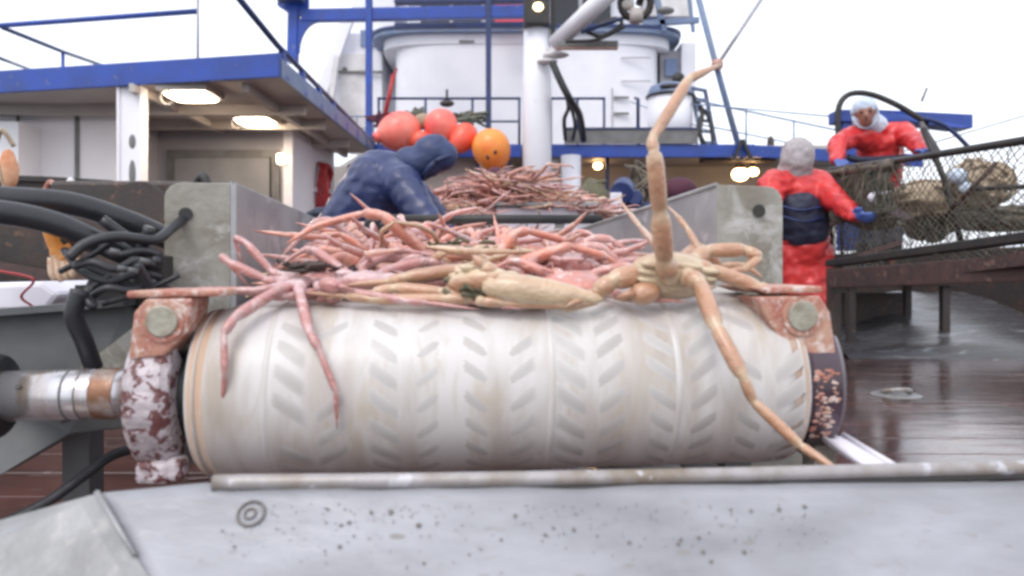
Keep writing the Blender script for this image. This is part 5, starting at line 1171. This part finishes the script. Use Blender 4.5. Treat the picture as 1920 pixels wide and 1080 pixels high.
# gathered roll of net under the top bar
pts = [TL.lerp(TR, f) + Vector((0, -.01, -.03)) for f in [i / 12 * .42 for i in range(13)]]
m = MB(); m.tube(pts, [.028 + .012 * random.random() for _ in pts], 10, ruf=.3)
for q in range(44):
    f = random.uniform(0, .42); p = TL.lerp(TR, f) + Vector((0, -.02, -.03)); m.tube(spl([p + Vector((random.uniform(-.05, .05), random.uniform(-.04, .03), random.uniform(-.04, .03))) for _ in range(3)] + [p + Vector((random.uniform(-.1, .1), 0, -random.uniform(.05, .3)))], 4), .005, 5)
m.build('net_roll', 'net', pot)
# contents: pale rope coils and bundled web
def clump(c, rad, mt, name, lab, n_=22, r=.012):
    m = MB(); rr = random.Random(int(c.x * 100))
    m.ell(c, tuple(x * .8 for x in rad), fn=lambda q: q * (1 + .3 * noise.noise(q * 2 + c)), nu=18, nv=12)
    for j in range(n_):
        q0 = Vector((rr.gauss(0, 1), rr.gauss(0, 1), rr.gauss(0, 1))).normalized(); q1 = Vector((rr.gauss(0, 1), rr.gauss(0, 1), rr.gauss(0, 1))).normalized()
        q = [c + Vector([v.normalized()[i] * rad[i] * .9 for i in range(3)]) for v in (q0, q0.lerp(q1, .33), q0.lerp(q1, .66), q1)]; m.tube(spl(q, 4), r, 5)
    return tag(m.build(name, mt), lab, 'rope' if 'rope' in name else 'web bundle')
clump(P(1740, 372, 4.9), (.26, .2, .13), 'rope', 'rope_coil', 'tan rope coil inside the crab pot, left of its dark upright bar')
clump(P(1838, 345, 4.7), (.22, .18, .17), 'rope', 'rope_coil', 'big tan rope coil inside the crab pot, right of its dark upright bar', 30)
clump(P(1740, 415, 5.2), (.2, .16, .16), 'netg', 'web_bundle', 'dark green web bundle low inside the crab pot')
clump(P(1640, 385, 5.6), (.28, .2, .2), 'net', 'web_bundle', 'brown web bundle in the left end of the crab pot', 34)
clump(P(1880, 410, 5.0), (.45, .2, .09), 'net', 'web_bundle', 'long flattened brown web bundle along the bottom right of the crab pot', 34)
o = MB().ell(P(1680, 385, 5.0), (.15, .05, .07), rot=(0, R(28), 0)).ell(P(1655, 370, 5.0), (.10, .05, .05)).build('bait_bag', 'tote'); tag(o, 'white bait bag behind the net, between the workers', 'bag')
o = MB().ell(P(1795, 330, 4.6), (.06, .05, .05)).ell(P(1812, 352, 4.6), (.05, .04, .04)).build('bait_jar', 'hoodw'); tag(o, 'pale bait jar hung in the crab pot beside the upright bar', 'jar')

# launcher: rails and panel under the pot
la = thing('pot_launcher', (3, 4.4, 0), 'dark rusty pot launcher frame along the right side', 'launcher')
a, b = P(1560, 494, 4.9), P(2040, 430, 3.0)
MB().bar(a, b, .10, .045).build('rail', 'black', la, bevel=.006)
MB().bar(a + Vector((-.02, -.03, -.10)), b + Vector((0, -.05, -.14)), .05, .12).build('rail', 'rustdark', la, bevel=.006)
a2, b2 = a + Vector((.1, .05, -.06)), b + Vector((.1, .05, -.06))
MB().poly([a2, b2, Vector((b2.x, b2.y, .70)), Vector((a2.x, a2.y, .70))], (.05, .05, 0)).build('side_panel', 'dark', la)
MB().bar(P(1700, 515, 4.2), P(2040, 470, 2.9), .05, .06).bar(P(1610, 480, 4.8), P(1690, 455, 4.6), .03, .03).build('brace', 'rustdark', la)
for q in (a, b): MB().bb(q.x, q.x + .07, q.y + .02, q.y + .09, 0, q.z - .03).build('leg', 'dark', la)
for q in (.25, .5, .8): p = a.lerp(b, q) + Vector((0, -.06, -.01)); MB().cyl(p, p + Vector((0, -.012, 0)), .014, 12).build('bolt', 'bolt', la)
tag(MB().bb(5.0, 6.0, 5.6, 14, 0, .95).build('bulwark', 'dark', bevel=.02), 'dark bulwark along the right side of the deck', 'bulwark')
m = MB(); nx, ny = 40, 14; vs = []
for i in range(nx + 1):
    for k in range(ny + 1):
        x = 2.75 + 5.2 * i / nx; y = 6.0 + 2.2 * k / ny + .10 * math.sin(i * .4); z = .02 + .44 * (k / ny) ** .75 * min(1, .35 + i / 9) + .05 * noise.noise(Vector((x * .5, y * 3.5, 0))) + .03 * noise.noise(Vector((x * 2.5, y * 9, 5)))
        if k < 1: z = -.02
        vs.append((x, y, z))
m.add(vs, [(i * (ny + 1) + k, (i + 1) * (ny + 1) + k, (i + 1) * (ny + 1) + k + 1, i * (ny + 1) + k + 1) for i in range(nx) for k in range(ny)], True)
tag(m.build('tarpaulin', 'tarp'), 'wet grey tarpaulin spread below the pot launcher at the right', 'tarpaulin')
o = MB().tube(spl([(1.55, 2.6, .02), (2.2, 2.85, .02), (3.0, 3.0, .02), (4.2, 3.15, .02)]), .012, 8).build('deck_hose', 'tarp'); tag(o, 'thin grey hose lying along the wet planks at the right', 'hose')
t = thing('pad_eye', P(1680, 741, 2.1), 'steel lashing ring set in the wet planks at the right', 'pad eye'); c = Vector(((1680 - 960) / FPX * 4.36, 4.36, 0))
c = Vector((2.24, 4.36, 0)); D = .75 * FPX / (741 - 500); c = Vector((720 / FPX * D, D, .0))
t.location = c; ORG[t.name] = c
MB().ell(c + Vector((0, 0, .003)), (.14, .14, .012), nu=24).build('dish', 'galv', t); MB().ring(c + Vector((0, 0, .022)), (0, .3, 1), .075, .014).build('ring', 'pipe', t)
# block davit behind the leaning worker
bd = thing('block_davit', P(1700, 210, 7.4), 'blue davit arm with black hoop behind the worker with the pale hood', 'davit')
MB().poly([P(1570, 205, 7.4), P(1640, 205, 7.4), P(1825, 214, 7.2), P(1825, 240, 7.2), P(1800, 240, 7.2), P(1700, 228, 7.3), P(1570, 228, 7.4)], (0, .22, 0)).build('arm', 'blue', bd, bevel=.01)
MB().tube(spl([P(1572, 262, 7.3), P(1572, 205, 7.3), P(1590, 178, 7.3), P(1628, 176, 7.3), P(1680, 196, 7.25), P(1740, 232, 7.2)]), .028, 10).build('hoop', 'black', bd)
MB().tube(spl([P(1735, 222, 7.15), P(1775, 238, 7.15), P(1812, 272, 7.15), P(1815, 282, 7.15)]), .022, 8).build('hoop', 'bluedark', bd)
MB().bar(P(1590, 228, 7.5), P(1590, 470, 7.5), .16, .16, (0, 1, 0)).build('post', 'blue', bd)
o = MB().tube([P(1728, 190, 7.2), P(1738, 165, 7.2)], .012, 8).build('antenna_stub', 'grey', bd)
MB().tube([P(1728, 232, 6), P(1762, 290, 5.2)], .02, 8).build('link', 'black', bd)
# clutter: fine wires at right
o = MB().tube([P(1640, 300, 7.5), P(1930, 214, 7.0)], .008, 6).build('cable', 'wire'); 
tag(o, 'pale cable crossing the sky behind the crab pot', 'cable')
